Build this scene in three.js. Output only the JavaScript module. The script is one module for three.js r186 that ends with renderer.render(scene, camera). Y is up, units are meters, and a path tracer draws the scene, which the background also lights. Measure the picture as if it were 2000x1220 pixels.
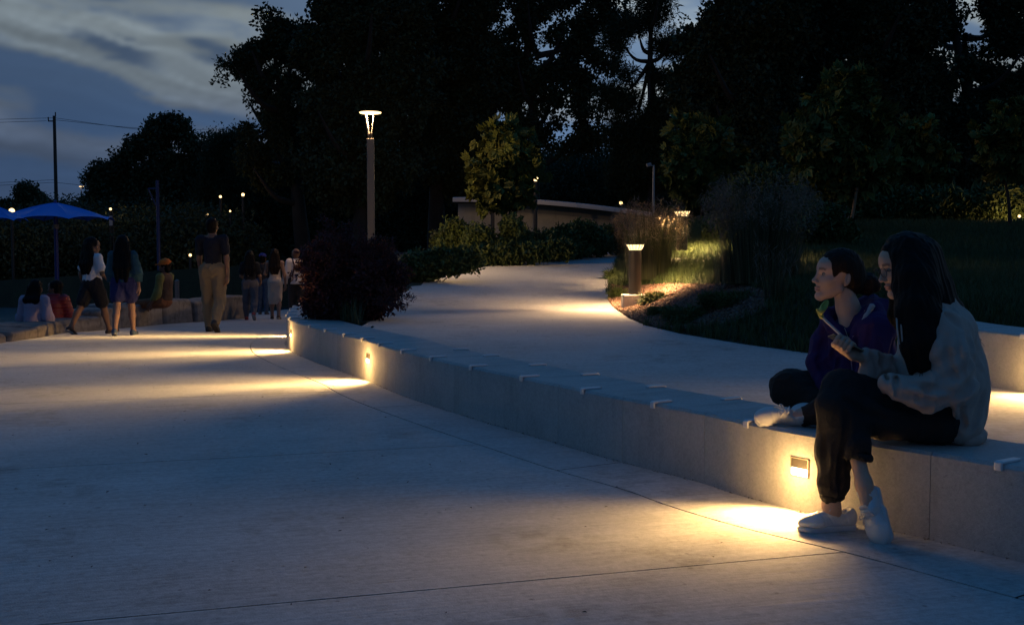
import * as THREE from 'three';
import { mergeGeometries, mergeVertices } from 'three/addons/utils/BufferGeometryUtils.js';
import { RoundedBoxGeometry } from 'three/addons/geometries/RoundedBoxGeometry.js';
import { RectAreaLightUniformsLib } from 'three/addons/lights/RectAreaLightUniformsLib.js';
RectAreaLightUniformsLib.init();

// ---------------------------------------------------------------- camera, sky, sun, exposure
const V = (x = 0, y = 0, z = 0) => new THREE.Vector3(x, y, z);
const FOCAL = 2222, EYE = 1.2, HORIZON = 478, PITCH = Math.atan((610 - HORIZON) / FOCAL);
const scene = new THREE.Scene();
const camera = new THREE.PerspectiveCamera(2 * Math.atan(610 / FOCAL) * 180 / Math.PI, 2000 / 1220, 0.1, 900);
camera.position.set(0, EYE, 0);
camera.rotation.x = -PITCH;
const renderer = new THREE.WebGLRenderer({ antialias: true });
renderer.setSize(1024, 624);
renderer.toneMapping = THREE.LinearToneMapping;
renderer.toneMappingExposure = 1.0;
renderer.shadowMap.enabled = true;

const WARM = new THREE.Color().setRGB(1.0, 0.57, 0.19);      // recessed wall lamps
const AMBER = new THREE.Color().setRGB(1.0, 0.6, 0.27);      // bollards and posts
const WALL_SPILL = 10, WALL_BEAM = 10, WALL_GLOW = .34, BOLLARD_POWER = 34, POST_POWER = 21;

// noise
const hash = (x, y, z) => { let h = Math.imul(x, 374761393) ^ Math.imul(y, 668265263) ^ Math.imul(z, 2147483647 - 987654321); h = Math.imul(h ^ (h >>> 13), 1274126177); h ^= h >>> 16; return (h >>> 0) / 4294967296; };
function noise(x, y = 0, z = 0) {
  const X = Math.floor(x), Y = Math.floor(y), Z = Math.floor(z); let u = x - X, v = y - Y, w = z - Z;
  u = u * u * (3 - 2 * u); v = v * v * (3 - 2 * v); w = w * w * (3 - 2 * w);
  const l = (a, b, t) => a + (b - a) * t;
  return l(l(l(hash(X, Y, Z), hash(X + 1, Y, Z), u), l(hash(X, Y + 1, Z), hash(X + 1, Y + 1, Z), u), v),
    l(l(hash(X, Y, Z + 1), hash(X + 1, Y, Z + 1), u), l(hash(X, Y + 1, Z + 1), hash(X + 1, Y + 1, Z + 1), u), v), w);
}
const fbm = (x, y, z = 0, o = 4) => { let s = 0, a = 0.5, n = 0; for (let i = 0; i < o; i++) { s += a * noise(x, y, z); n += a; x = x * 2.03 + 11.7; y = y * 2.03 + 5.3; z = z * 2.03 + 3.1; a *= 0.5; } return s / n; };
const rng = (seed) => () => { seed = (seed + 0x6d2b79f5) | 0; let t = Math.imul(seed ^ (seed >>> 15), 1 | seed); t = (t + Math.imul(t ^ (t >>> 7), 61 | t)) ^ t; return ((t ^ (t >>> 14)) >>> 0) / 4294967296; };
const clamp = THREE.MathUtils.clamp, lerp = THREE.MathUtils.lerp;
const smooth = (a, b, x) => { const t = clamp((x - a) / (b - a), 0, 1); return t * t * (3 - 2 * t); };

// the dusk sky: pale streaky cloud low down, deeper blue overhead
{
  const W = 2048, H = 1024, data = new Float32Array(W * H * 4);
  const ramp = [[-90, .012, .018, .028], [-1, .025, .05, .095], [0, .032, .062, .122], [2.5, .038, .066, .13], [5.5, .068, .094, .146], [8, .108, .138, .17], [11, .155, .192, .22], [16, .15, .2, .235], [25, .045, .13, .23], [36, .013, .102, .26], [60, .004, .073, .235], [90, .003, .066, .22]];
  for (let r = 0; r < H; r++) {
    const el = ((r + .5) / H - .5) * 180;
    let k = 0; while (k < ramp.length - 2 && el > ramp[k + 1][0]) k++;
    const A = ramp[k], B = ramp[k + 1], t = smooth(A[0], B[0], el);
    for (let c = 0; c < W; c++) {
      const round = ((c + .5) / W - .5) * 2 * Math.PI, x = Math.cos(round), z = Math.sin(round);
      let az = Math.atan2(x, -z) * 180 / Math.PI;                       // 0 straight ahead, negative to the left
      const col = [lerp(A[1], B[1], t), lerp(A[2], B[2], t), lerp(A[3], B[3], t)];
      if (el > -1) {
        const e = el + 0.18 * az, s = Math.max(.35, 1 - Math.max(0, el - 12) / 110);   // streaks slope down to the right
        const wob = fbm(az * .09 + 7, el * .25, 2, 3) - .5;
        const band = fbm(az * .06 * s, e * .6 * s + wob * 2.4, 4.2, 6), fine = fbm(az * .13 * s, e * 2.9 * s + wob * 6 + 2 * (noise(az * .5, el * .8, 5) - .5), 9.7, 6);
        const low = smooth(1.5, 5, el);
        let dark = smooth(.47, .62, band + .35 * (fine - .5)) * .8 * low;
        const light = smooth(.52, .32, band) * .32 * low + smooth(.46, .68, fine) * .6 * low - smooth(.5, .3, fine) * .4 * low;
        for (let i = 0; i < 3; i++) {
          col[i] = lerp(col[i], [.022, .05, .112][i] * (1 + Math.max(0, .4 - el / 60)), dark);
          col[i] *= 1 + .55 * light * (1 - dark);
        }
        // two torn dark rags of cloud
        for (const [ca, ce, la, le] of [[-19.3, 9.1, 2.6, .6], [-14.6, 8.9, 1.7, .55]]) {
          const da = az - ca, de = el - ce + .3 * da + (fine - .5) * 2.2, m = smooth(1.1, .4, Math.hypot(da / la, de / le));
          for (let i = 0; i < 3; i++) col[i] = lerp(col[i], [.026, .052, .108][i], m * .8);
        }
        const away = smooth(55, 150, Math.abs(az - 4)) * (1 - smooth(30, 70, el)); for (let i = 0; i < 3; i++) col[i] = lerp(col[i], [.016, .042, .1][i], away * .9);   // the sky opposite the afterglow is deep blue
        const glow = Math.exp(-(((az - 9) / 18) ** 2)) * smooth(-1, 5, el) * (1 - smooth(12, 27, el));
        col[0] *= 1 + 2.1 * glow; col[1] *= 1 + 1.8 * glow; col[2] *= 1 + 1.4 * glow;
      }
      const o = (r * W + c) * 4; data[o] = col[0]; data[o + 1] = col[1]; data[o + 2] = col[2]; data[o + 3] = 1;
    }
  }
  const sky = new THREE.DataTexture(data, W, H, THREE.RGBAFormat, THREE.FloatType);
  sky.mapping = THREE.EquirectangularReflectionMapping; sky.magFilter = sky.minFilter = THREE.LinearFilter; sky.needsUpdate = true;
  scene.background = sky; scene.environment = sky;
}
const sun = new THREE.DirectionalLight(new THREE.Color().setRGB(1, .9, .8), 0.012);   // what is left of the sun, low behind the trees
sun.position.set(12, 5, -75); sun.target.position.set(0, 0, 0); sun.shadow.radius = 24; sun.castShadow = true;
Object.assign(sun.shadow.camera, { left: -60, right: 60, top: 60, bottom: -60, far: 300 });
scene.add(sun, sun.target);

// ---------------------------------------------------------------- naming and placing
const used = {};
const numbered = (n) => { const k = used[n] = (used[n] ?? -1) + 1; return k ? n + '_' + String(k).padStart(3, '0') : n; };
function tag(o, label, category, group, kind) { if (label) o.userData.label = label; if (category) o.userData.category = category; if (group) o.userData.group = group; if (kind) o.userData.kind = kind; return o; }
function thing(name, label, category, pos = V(), group) { const o = new THREE.Group(); o.name = numbered(name); o.position.copy(pos); scene.add(o); return tag(o, label, category, group); }
function part(parent, name, geo, mat, label) { const m = new THREE.Mesh(geo, mat); m.name = parent === scene ? numbered(name) : name; m.castShadow = m.receiveShadow = true; parent.add(m); if (label) m.userData.label = label; return m; }
function ground(name, geo, mat) { const m = part(scene, name, geo, mat); m.userData.kind = 'structure'; return m; }
// where the ray through a pixel of the photograph meets depth d, or a surface height(X, d)
function P(px, py, d) { const x = (px - 1000) / FOCAL, y = (610 - py) / FOCAL, c = Math.cos(PITCH), s = Math.sin(PITCH), Y = y * c - s, Z = y * s + c; return V(x * d / Z, EYE + Y * d / Z, -d); }
function hit(px, py, height, from = 2.5) { for (let d = from; d < 120; d += .02) { const p = P(px, py, d); if (p.y <= height(p.x, d)) return p; } return P(px, py, 60); }
const scaleAt = (d) => FOCAL / d;

// ---------------------------------------------------------------- textures and materials
function texture(w, h, fn, srgb = true) {
  const a = new Uint8Array(w * h * 4);
  for (let y = 0; y < h; y++) for (let x = 0; x < w; x++) { const c = fn(x / w, y / h, x, y), o = (y * w + x) * 4; a[o] = clamp(c[0] * 255, 0, 255); a[o + 1] = clamp(c[1] * 255, 0, 255); a[o + 2] = clamp(c[2] * 255, 0, 255); a[o + 3] = 255; }
  const t = new THREE.DataTexture(a, w, h); t.wrapS = t.wrapT = THREE.RepeatWrapping; t.magFilter = THREE.LinearFilter; t.minFilter = THREE.LinearMipmapLinearFilter;
  if (srgb) t.colorSpace = THREE.SRGBColorSpace; t.needsUpdate = true; return t;
}
const tileNoise = (u, v, fx, fy, seed) => { // tiling value noise
  const X = Math.floor(u * fx), Y = Math.floor(v * fy); let a = u * fx - X, b = v * fy - Y; a = a * a * (3 - 2 * a); b = b * b * (3 - 2 * b);
  const h = (i, j) => hash(((X + i) % fx), ((Y + j) % fy), seed);
  return lerp(lerp(h(0, 0), h(1, 0), a), lerp(h(0, 1), h(1, 1), a), b);
};
const std = (r, g, b, rough = .85, extra = {}) => new THREE.MeshStandardMaterial({ color: new THREE.Color().setRGB(r, g, b), roughness: rough, ...extra });
const toSRGB = (x) => (x <= .0031308 ? 12.92 * x : 1.055 * Math.pow(x, 1 / 2.4) - .055);

// broom-finished paving: u along the broom strokes; a tile is 6 m
const paveBase = (u, v) => {
  const blotch = .5 * tileNoise(u, v, 7, 9, 1) + .3 * tileNoise(u, v, 19, 23, 2) + .2 * tileNoise(u, v, 51, 47, 3);
  const stroke = .5 * tileNoise(u, v, 24, 420, 4) + .5 * tileNoise(u, v, 60, 900, 5), grain = hash((u * 2048) | 0, (v * 2048) | 0, 6);
  return [blotch, stroke, grain];
};
const paveColor = texture(2048, 2048, (u, v) => {
  const [b, s, g] = paveBase(u, v), stain = smooth(.62, .8, tileNoise(u, v, 13, 11, 8)) * smooth(.3, .7, tileNoise(u, v, 90, 90, 9));
  const cx = Math.floor(u * 64), cy = Math.floor(v * 64), hx = hash(cx, cy, 51), dot = hx < .22 ? smooth(.1 + .12 * hash(cx, cy, 54), .04, Math.hypot(u * 64 - cx - .25 - .5 * hash(cx, cy, 52), v * 64 - cy - .25 - .5 * hash(cx, cy, 53))) : 0, speck = (g > .9985 ? .55 : 1) * (1 - (hx < .03 ? .5 : .25) * dot), l = (.44 + .18 * (b - .5) + .15 * (s - .5) + .14 * (g - .5) + .12 * (tileNoise(u, v, 330, 330, 21) - .5) - .09 * stain) * speck;
  return [toSRGB(l * 1.0), toSRGB(l * .985), toSRGB(l * .95)];
});
const paveBump = texture(2048, 2048, (u, v) => { const [b, s, g] = paveBase(u, v), h = .25 + .35 * s + .2 * g + .2 * b; return [h, h, h]; }, false);
const paveRough = texture(512, 512, (u, v) => { const r = .74 + .12 * tileNoise(u, v, 9, 13, 31) + .1 * tileNoise(u, v, 30, 200, 32); return [r, r, r]; }, false);
const paving = new THREE.MeshPhysicalMaterial({ sheen: .75, sheenRoughness: .5, sheenColor: new THREE.Color().setRGB(.9, .95, 1), map: paveColor, bumpMap: paveBump, bumpScale: .0022, roughnessMap: paveRough, roughness: 1 });
// cast wall concrete, a tile is 2 m: cloudy, with pin holes
const castColor = texture(1024, 1024, (u, v) => {
  const b = .5 * tileNoise(u, v, 5, 4, 11) + .3 * tileNoise(u, v, 17, 13, 12) + .2 * tileNoise(u, v, 60, 50, 13), g = hash((u * 1024) | 0, (v * 1024) | 0, 14);
  const pit = smooth(.88, .95, tileNoise(u, v, 260, 260, 15)), drip = smooth(.55, .85, tileNoise(u, v, 46, 2, 18)) * smooth(.3, .7, tileNoise(u, v, 9, 5, 19)), l = .44 + .16 * (b - .5) + .13 * (g - .5) + .08 * (tileNoise(u, v, 190, 190, 20) - .5) - .07 * pit - .07 * drip;
  return [toSRGB(l), toSRGB(l * .985), toSRGB(l * .94)];
});
const castBump = texture(1024, 1024, (u, v) => { const h = .7 - .6 * smooth(.88, .96, tileNoise(u, v, 260, 260, 15)) + .12 * (hash((u * 1024) | 0, (v * 1024) | 0, 14) - .5) + .1 * tileNoise(u, v, 40, 40, 17); return [h, h, h]; }, false);
const castConcrete = new THREE.MeshStandardMaterial({ map: castColor, bumpMap: castBump, bumpScale: .002, roughness: .78 });
const grooveDark = std(.05, .05, .048, .95);
const steel = std(.72, .73, .75, .45, { metalness: .45 });
const darkMetal = std(.055, .05, .045, .5, { metalness: .4 });
const glowOf = (c, k) => new THREE.MeshStandardMaterial({ color: 0x000000, emissive: new THREE.Color().setRGB(c[0], c[1], c[2]), emissiveIntensity: k, roughness: .5 });
const lampGlow = glowOf([1, .82, .5], 11), postGlow = glowOf([1, .64, .27], 3.6);

// ---------------------------------------------------------------- geometry helpers
function grid(nu, nv, fn, uvfn) { // fn(i, j) -> Vector3
  const pos = [], uv = [], idx = [];
  for (let j = 0; j <= nv; j++) for (let i = 0; i <= nu; i++) { const p = fn(i, j); pos.push(p.x, p.y, p.z); const t = uvfn ? uvfn(p, i, j) : [p.x, -p.z]; uv.push(t[0], t[1]); }
  for (let j = 0; j < nv; j++) for (let i = 0; i < nu; i++) { const a = j * (nu + 1) + i, b = a + 1, c = a + nu + 1, d = c + 1; idx.push(a, b, d, a, d, c); }
  const g = new THREE.BufferGeometry(); g.setAttribute('position', new THREE.Float32BufferAttribute(pos, 3)); g.setAttribute('uv', new THREE.Float32BufferAttribute(uv, 2)); g.setIndex(idx); g.computeVertexNormals(); return g;
}
const moved = (g, x, y, z) => g.translate(x, y, z);
function tube(pts, r0, r1 = r0, seg = 8, ring = 6) { // tapered tube through points
  const c = pts.length > 2 ? new THREE.CatmullRomCurve3(pts) : new THREE.LineCurve3(pts[0], pts[1]);
  const g = new THREE.TubeGeometry(c, seg, 1, ring, false), p = g.attributes.position;
  for (let i = 0; i <= seg; i++) { const o = c.getPointAt(i / seg), r = lerp(r0, r1, i / seg); for (let j = 0; j <= ring; j++) { const k = i * (ring + 1) + j; p.setXYZ(k, o.x + (p.getX(k) - o.x) * r, o.y + (p.getY(k) - o.y) * r, o.z + (p.getZ(k) - o.z) * r); } }
  return g;
}
function basis(f, u) { // rotation whose z is f and whose y is close to u
  const z = f.clone().normalize(), x = u.clone().cross(z).normalize(), y = z.clone().cross(x); return new THREE.Matrix4().makeBasis(x, y, z);
}
function merge(list) { return mergeGeometries(list.map((g) => { const n = g.index ? g.toNonIndexed() : g; for (const k of Object.keys(n.attributes)) if (!['position', 'normal', 'uv'].includes(k)) n.deleteAttribute(k); return n; })); }

// ================================================================ THE SETTING
// all plans are in (X, d): d metres ahead of the camera, world z = -d
const plazaY = (X, d) => { const t = d - 13.3; return -.037 * (t > 1.5 ? t - .75 : t > -0 ? t * t / 3 : 0); };
const walkY = (d) => .16 + .19 * smooth(5, 12.5, d) + (d > 15 ? .07 * (Math.min(d, 27) - 15) * smooth(14, 18, d) : 0) + .25 * smooth(27, 34, d);
const WALL_H = .36, WALL_W = .5;
function polyline(list, step = .02) { // Catmull-Rom through plan points, resampled by length
  const c = new THREE.CatmullRomCurve3(list.map((p) => V(p[0], 0, p[1])), false, 'centripetal'), L = c.getLength(), n = Math.round(L / step), out = [];
  c.arcLengthDivisions = 2000; c.updateArcLengths();
  for (let i = 0; i <= n; i++) { const p = c.getPointAt(i / n); out.push([p.x, p.z]); }
  return { pts: out, L, step: L / n, at(s) { const k = clamp(s / this.step, 0, n), i = Math.min(n - 1, Math.floor(k)), f = k - i; return [lerp(out[i][0], out[i + 1][0], f), lerp(out[i][1], out[i + 1][1], f)]; },
    tan(s) { const a = this.at(Math.max(0, s - .08)), b = this.at(Math.min(L, s + .08)), l = Math.hypot(b[0] - a[0], b[1] - a[1]); return [(b[0] - a[0]) / l, (b[1] - a[1]) / l]; },
    off(s, o) { const p = this.at(s), t = this.tan(s); return [p[0] - t[1] * o, p[1] + t[0] * o]; },        // positive: to the left of the walk along it
    near(x, d) { let b = 0, m = 1e9; out.forEach((p, i) => { const q = (p[0] - x) ** 2 + (p[1] - d) ** 2; if (q < m) { m = q; b = i; } }); return b * this.step; } };
}
const seatLine = polyline([[4.6, -.5], [4.0, .9], [3.25, 2.25], [2.5, 3.45], [1.92, 4.27], [1.67, 4.62], [1.33, 5.03], [1.09, 5.41], [.95, 5.7], [.6, 6.24], [.26, 6.85], [-.37, 8.0], [-.94, 9.16], [-1.26, 9.98], [-1.72, 10.95], [-2.1, 11.8], [-2.42, 12.6], [-2.68, 13.5], [-2.87, 14.6], [-3.02, 15.9], [-3.0, 17.2], [-2.6, 18.5], [-1.9, 19.4]]);
const seatFoot = (s) => { const p = seatLine.at(s); return plazaY(p[0], p[1]); };

// ---- plaza: slabs between cross joints, with a narrow strip along the seat wall
{
  const plaza = new THREE.Group(); plaza.name = 'plaza'; plaza.userData.kind = 'structure'; scene.add(plaza);
  const T = [.956, .292], N = [-.292, .956], GAP = .009;
  const to = (a, b) => [a * T[0] + b * N[0], a * T[1] + b * N[1]];
  const leftX = (d) => -6.75 - Math.max(0, 15 - d) * .75;
  const ab = []; for (let s = 0; s <= seatLine.L; s += .05) { const p = seatLine.off(s, .43); ab.push([p[0] * N[0] + p[1] * N[1], p[0] * T[0] + p[1] * T[1]]); }
  const rightA = (b) => { if (b < ab[0][0]) return ab[0][1]; for (let i = 1; i < ab.length; i++) if (ab[i][0] > b) { const f = (b - ab[i - 1][0]) / (ab[i][0] - ab[i - 1][0]); return lerp(ab[i - 1][1], ab[i][1], f); } return 5; };
  const uvPave = (p) => { const X = p.x, d = -p.z; return [(X * T[0] + d * T[1]) / 6, (X * N[0] + d * N[1]) / 6]; };
  const surf = (a, b, dy = 0) => { const q = to(a, b); return V(q[0], plazaY(q[0], q[1]) + dy, -q[1]); };
  const lines = []; for (let b = -4.4; b < 48; b += 2.74) lines.push(b);
  for (let k = 0; k + 1 < lines.length; k++) {
    const b0 = lines[k] + GAP / 2, b1 = lines[k + 1] - GAP / 2, rows = 14, cols = 60;
    const ends = (b) => { const r = rightA(b) - GAP / 2; let l = r; while (to(l, b)[0] > leftX(to(l, b)[1]) && l > -40) l -= .1; return [l, r]; };
    const body = grid(cols, rows, (i, j) => { const b = lerp(b0, b1, j / rows), e = ends(b); return surf(lerp(e[0], e[1], i / cols), b); }, uvPave);
    const side = (fa) => grid(40, 1, (i, j) => { const q = fa(i / 40); return surf(q[0], q[1], -j * .012); }, uvPave);   // edges of the joint
    const e0 = ends(b0), e1 = ends(b1);
    const near = side((t) => [lerp(e0[1], e0[0], t), b0]), far = side((t) => [lerp(e1[0], e1[1], t), b1]), rim = side((t) => { const b = lerp(b0, b1, t); return [rightA(b) - GAP / 2, b]; });
    part(plaza, 'slab', mergeGeometries([body, near, far, rim]), paving);
  }
  const pieces = 2.62; // edge strip, cut across every second wall panel
  for (let s = 0; s < seatLine.L - .1; s += pieces) {
    const s1 = Math.min(seatLine.L, s + pieces - GAP);
    const body = grid(4, 50, (i, j) => { const q = seatLine.off(lerp(s, s1, j / 50), lerp(.43 - GAP / 2, -.03, i / 4)); return V(q[0], plazaY(q[0], q[1]), -q[1]); }, uvPave);
    const rim = grid(1, 50, (i, j) => { const q = seatLine.off(lerp(s, s1, j / 50), .43 - GAP / 2); return V(q[0], plazaY(q[0], q[1]) - (1 - i) * .012, -q[1]); }, uvPave);
    part(plaza, 'edge_strip', mergeGeometries([body, rim]), paving);
  }
  const bed = grid(80, 90, (i, j) => { const d = lerp(-7, 50, j / 90), X = lerp(leftX(d), 5.2, i / 80); return V(X, plazaY(X, d) - .012, -d); });
  part(plaza, 'bedding', bed, grooveDark);
  const edge = grid(60, 1, (i, j) => { const d = lerp(-7, 50, i / 60), X = leftX(d); return V(X, plazaY(X, d) - .012 - j * 1.6, -d); });
  part(plaza, 'retaining_face', edge, castConcrete);
}

// ---- the curved seat wall: panels of cast concrete with chamfered edges
const PANEL = .655, seatWall = thing('seat_wall', 'long low curved concrete seat wall between the plaza and the raised walk', 'wall');
seatWall.userData.kind = 'structure';
{
  const cuts = [[1808, 1057], [1372, 946], [1212, 905], [1085, 868], [898, 810], [773, 768]].map(([x, y]) => { const p = hit(x, y, plazaY); return seatLine.near(p.x, -p.z); });
  while (cuts[0] > 0) cuts.unshift(cuts[0] - 2 * PANEL); while (cuts[cuts.length - 1] < seatLine.L) cuts.push(cuts[cuts.length - 1] + 2 * PANEL);
  const prof = (top) => [[-.002, -.06], [-.002, top - .014], [.012, top], [WALL_W - .012, top], [WALL_W, top - .012], [WALL_W, -.3]];
  for (let c = 0; c + 1 < cuts.length; c++) {
    const s = cuts[c], a = Math.max(0, s + .0015), b = Math.min(seatLine.L, cuts[c + 1] - .0015), n = 14; if (b - a < .05) continue;
    const shift = s * .37;
    const g = grid(5, n, (i, j) => { const t = lerp(a, b, j / n), pr = prof(WALL_H)[i], q = seatLine.off(t, -pr[0]), y0 = pr[1] < 0 && i === 0 ? seatFoot(t) : 0; return V(q[0], y0 + pr[1], -q[1]); }, (p, i, j) => [(lerp(a, b, j / n) + shift) / 2, ([0, .42, .44, .93, .94, 1.3][i]) / 2]);
    const flat = g.toNonIndexed(); flat.computeVertexNormals();
    // smooth along the curve, crisp across the chamfer
    const cap = (t, dir) => { const q = prof(WALL_H).map((pr) => { const w = seatLine.off(t, -pr[0]); return V(w[0], pr[1] < 0 ? seatFoot(t) + pr[1] : pr[1], -w[1]); }); const pos = []; for (let k = 1; k < 5; k++) { const tri = dir > 0 ? [q[0], q[k], q[k + 1]] : [q[0], q[k + 1], q[k]]; tri.forEach((v) => pos.push(v.x, v.y, v.z)); } const c = new THREE.BufferGeometry(); c.setAttribute('position', new THREE.Float32BufferAttribute(pos, 3)); c.setAttribute('uv', new THREE.Float32BufferAttribute(new Float32Array(pos.length / 3 * 2), 2)); c.computeVertexNormals(); return c; };
    part(seatWall, 'concrete_panel', mergeGeometries([flat, cap(a, 1), cap(b, -1)]), castConcrete);
  }
  const core = grid(3, 400, (i, j) => { const t = lerp(.05, seatLine.L - .05, j / 400), pr = [[.012, -.06], [.012, WALL_H - .02], [WALL_W - .02, WALL_H - .02], [WALL_W - .02, -.3]][i], q = seatLine.off(t, -pr[0]); return V(q[0], (i === 0 ? seatFoot(t) : 0) + pr[1], -q[1]); });
  part(seatWall, 'core', core, grooveDark);
}

// ---- raised walk
const rightEdgePx = [[1215, 489], [1205, 505], [1196, 532], [1187, 558], [1188, 585], [1203, 604], [1230, 622], [1262, 636], [1330, 652], [1450, 672], [1580, 690], [1700, 708], [1790, 724]];
const leftEdgePx = [[705, 640], [722, 612], [740, 592], [764, 575], [850, 542], [925, 523], [1000, 508], [1100, 494], [1190, 487.5]];
const onWalk = (px, py) => { const p = hit(px, py, (X, d) => walkY(d)); return [p.x, -p.z]; };
const rightEdge = rightEdgePx.map(([x, y]) => onWalk(x, y)), leftEdge = leftEdgePx.map(([x, y]) => onWalk(x, y));
const alongD = (list, d) => { const l = list.slice().sort((a, b) => a[1] - b[1]); if (d <= l[0][1]) return l[0][0]; for (let i = 1; i < l.length; i++) if (l[i][1] >= d) return lerp(l[i - 1][0], l[i][0], (d - l[i - 1][1]) / (l[i][1] - l[i - 1][1] + 1e-6)); const a = l[l.length - 2], b = l[l.length - 1]; return b[0] + (d - b[1]) * .35; };
const backSide = []; for (let s = 0; s < seatLine.L; s += .05) { const q = seatLine.off(s, -(WALL_W - .03)); if (q[1] < 11.6) backSide.push(q); }
const walkLeft = (d) => (d < 11.5 ? alongD(backSide, d) : alongD(leftEdge, d));
const wallBack = (d) => { let x = -99; for (let s = 0; s < seatLine.L; s += .1) { const q = seatLine.off(s, -(WALL_W - .04)); if (Math.abs(q[1] - d) < .12) x = Math.max(x, q[0]); } return x; };
const backCache = new Map(), wallBackX = (d) => { const k = Math.round(d * 20); if (!backCache.has(k)) backCache.set(k, wallBack(d)); return backCache.get(k); };
const walkRight = (d) => (d < rightEdge[rightEdge.length - 1][1] ? 9 : alongD(rightEdge, d));
{
  const rows = []; for (let d = -.3; d < 30; d += (d < 7.2 ? .15 : .07)) rows.push(d);
  const g = grid(26, rows.length - 1, (i, j) => { const d = rows[j], a = walkLeft(d), b = Math.max(a + .02, walkRight(d)); return V(lerp(a, b, i / 26), walkY(d), -d); }, (p) => [p.x / 6, -p.z / 6]);
  ground('walkway', g, paving);
}

// ---- lawn, planting banks, far shore: one sheet of earth
const lat = (u, d) => smooth(-.05, 1.5, u) * (.34 + .02 * clamp(d - 8, 0, 20));
function earthY(X, d) {
  const wl = walkLeft(d), wr = walkRight(d), wy = walkY(d);
  if (X > wr) return wy - .004 + lat(X - wr, d) + .05 * (fbm(X * .6, d * .6, 3, 3) - .5) * smooth(.1, 1, X - wr);
  if (X > wl + .12 && X <= wr) return wy - .06;
  if (d < 11.5 || (d < 19.2 && X < wallBackX(d))) return -2.2;
  const u = wl - X;
  let y = wy + .01 - .06 * Math.max(0, u - .4);
  if (d > 40) y = Math.max(y, -.75 + .03 * Math.min(d - 40, 30) + .4 * (fbm(X * .1, d * .1, 1, 3) - .5));
  else { const shore = -3.0 - Math.max(0, d - 19) * .16; y = lerp(y, -2.2, smooth(shore + .1, shore - 1.1, X)); }
  return y;
}
{
  const xs = [], ds = [];
  for (let x = -140; x < 160;) { xs.push(x); x += x > -7 && x < 9 ? .14 : x > -14 && x < 22 ? .5 : 6; }
  for (let d = 5; d < 320;) { ds.push(d); d += d < 24 ? .14 : d < 60 ? .8 : 12; }
  const g = grid(xs.length - 1, ds.length - 1, (i, j) => V(xs[i], earthY(xs[i], ds[j]), -ds[j]), (p) => [p.x / 3, -p.z / 3]);
  const soilTex = texture(512, 512, (u, v) => { const n = .5 * tileNoise(u, v, 16, 16, 41) + .5 * tileNoise(u, v, 90, 90, 42), l = .55 + .6 * n; return [toSRGB(.035 * l), toSRGB(.042 * l), toSRGB(.018 * l)]; });
  ground('lawn', g, new THREE.MeshStandardMaterial({ map: soilTex, roughness: .95 }));
}
// water of the pond on the left
{
  const rip = texture(512, 512, (u, v) => { const h = .5 * tileNoise(u, v, 8, 16, 61) + .32 * tileNoise(u, v, 21, 40, 62) + .18 * tileNoise(u, v, 50, 90, 63); return [h, h, h]; }, false);
  const water = new THREE.MeshPhysicalMaterial({ ior: 2.3, color: new THREE.Color().setRGB(.012, .02, .026), roughness: .1, bumpMap: rip, bumpScale: .2, metalness: 0 });
  const g = grid(60, 60, (i, j) => { const X = lerp(-150, -2.2, Math.pow(i / 60, .5)), d = lerp(8, 46, j / 60); return V(X, -.98, -d); }, (p) => [p.x / 3, -p.z / 3]);
  ground('water', g, water);
  const flat = new THREE.PlaneGeometry(1400, 1400, 1, 1).rotateX(-Math.PI / 2).translate(0, -2.6, -300);
  ground('terrain', flat, std(.03, .035, .02, .95));
}

// ---- wall behind the two sitting people, on the far side of the walk
const backLine = (() => { const pts = [[1775, 722], [1850, 740], [1935, 756], [2000, 767], [2160, 793], [2400, 830], [2800, 890]].map(([x, y]) => onWalk(x, y)); return polyline(pts); })();
const backWall = thing('retaining_wall', 'straight low concrete wall holding back the lawn behind the sitting pair', 'wall');
backWall.userData.kind = 'structure';
{
  const H = .385;
  for (let s = 0; s < backLine.L; s += 1.3) {
    const a = s + .002, b = Math.min(backLine.L, s + 1.298), n = 6;
    const prof = [[0, -.1], [0, H - .012], [-.012, H], [-.4, H], [-.4, -.1]];
    const g = grid(4, n, (i, j) => { const t = lerp(a, b, j / n), q = backLine.off(t, -prof[i][0]); return V(q[0], walkY(q[1]) + prof[i][1] + (i > 1 ? 0 : 0), -q[1]); }, (p, i, j) => [(lerp(a, b, j / n) + .3) / 2, [0, .48, .5, .9, 1.3][i] / 2]).toNonIndexed();
    g.computeVertexNormals();
    part(backWall, 'concrete_panel', g, castConcrete);
  }
  const end = grid(4, 1, (i, j) => { const q = backLine.off(0.002, i / 4 * .4); return V(q[0], walkY(q[1]) - .1 + j * (H + .097), -q[1]); }); part(backWall, 'end_face', end, castConcrete);
}

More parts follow.
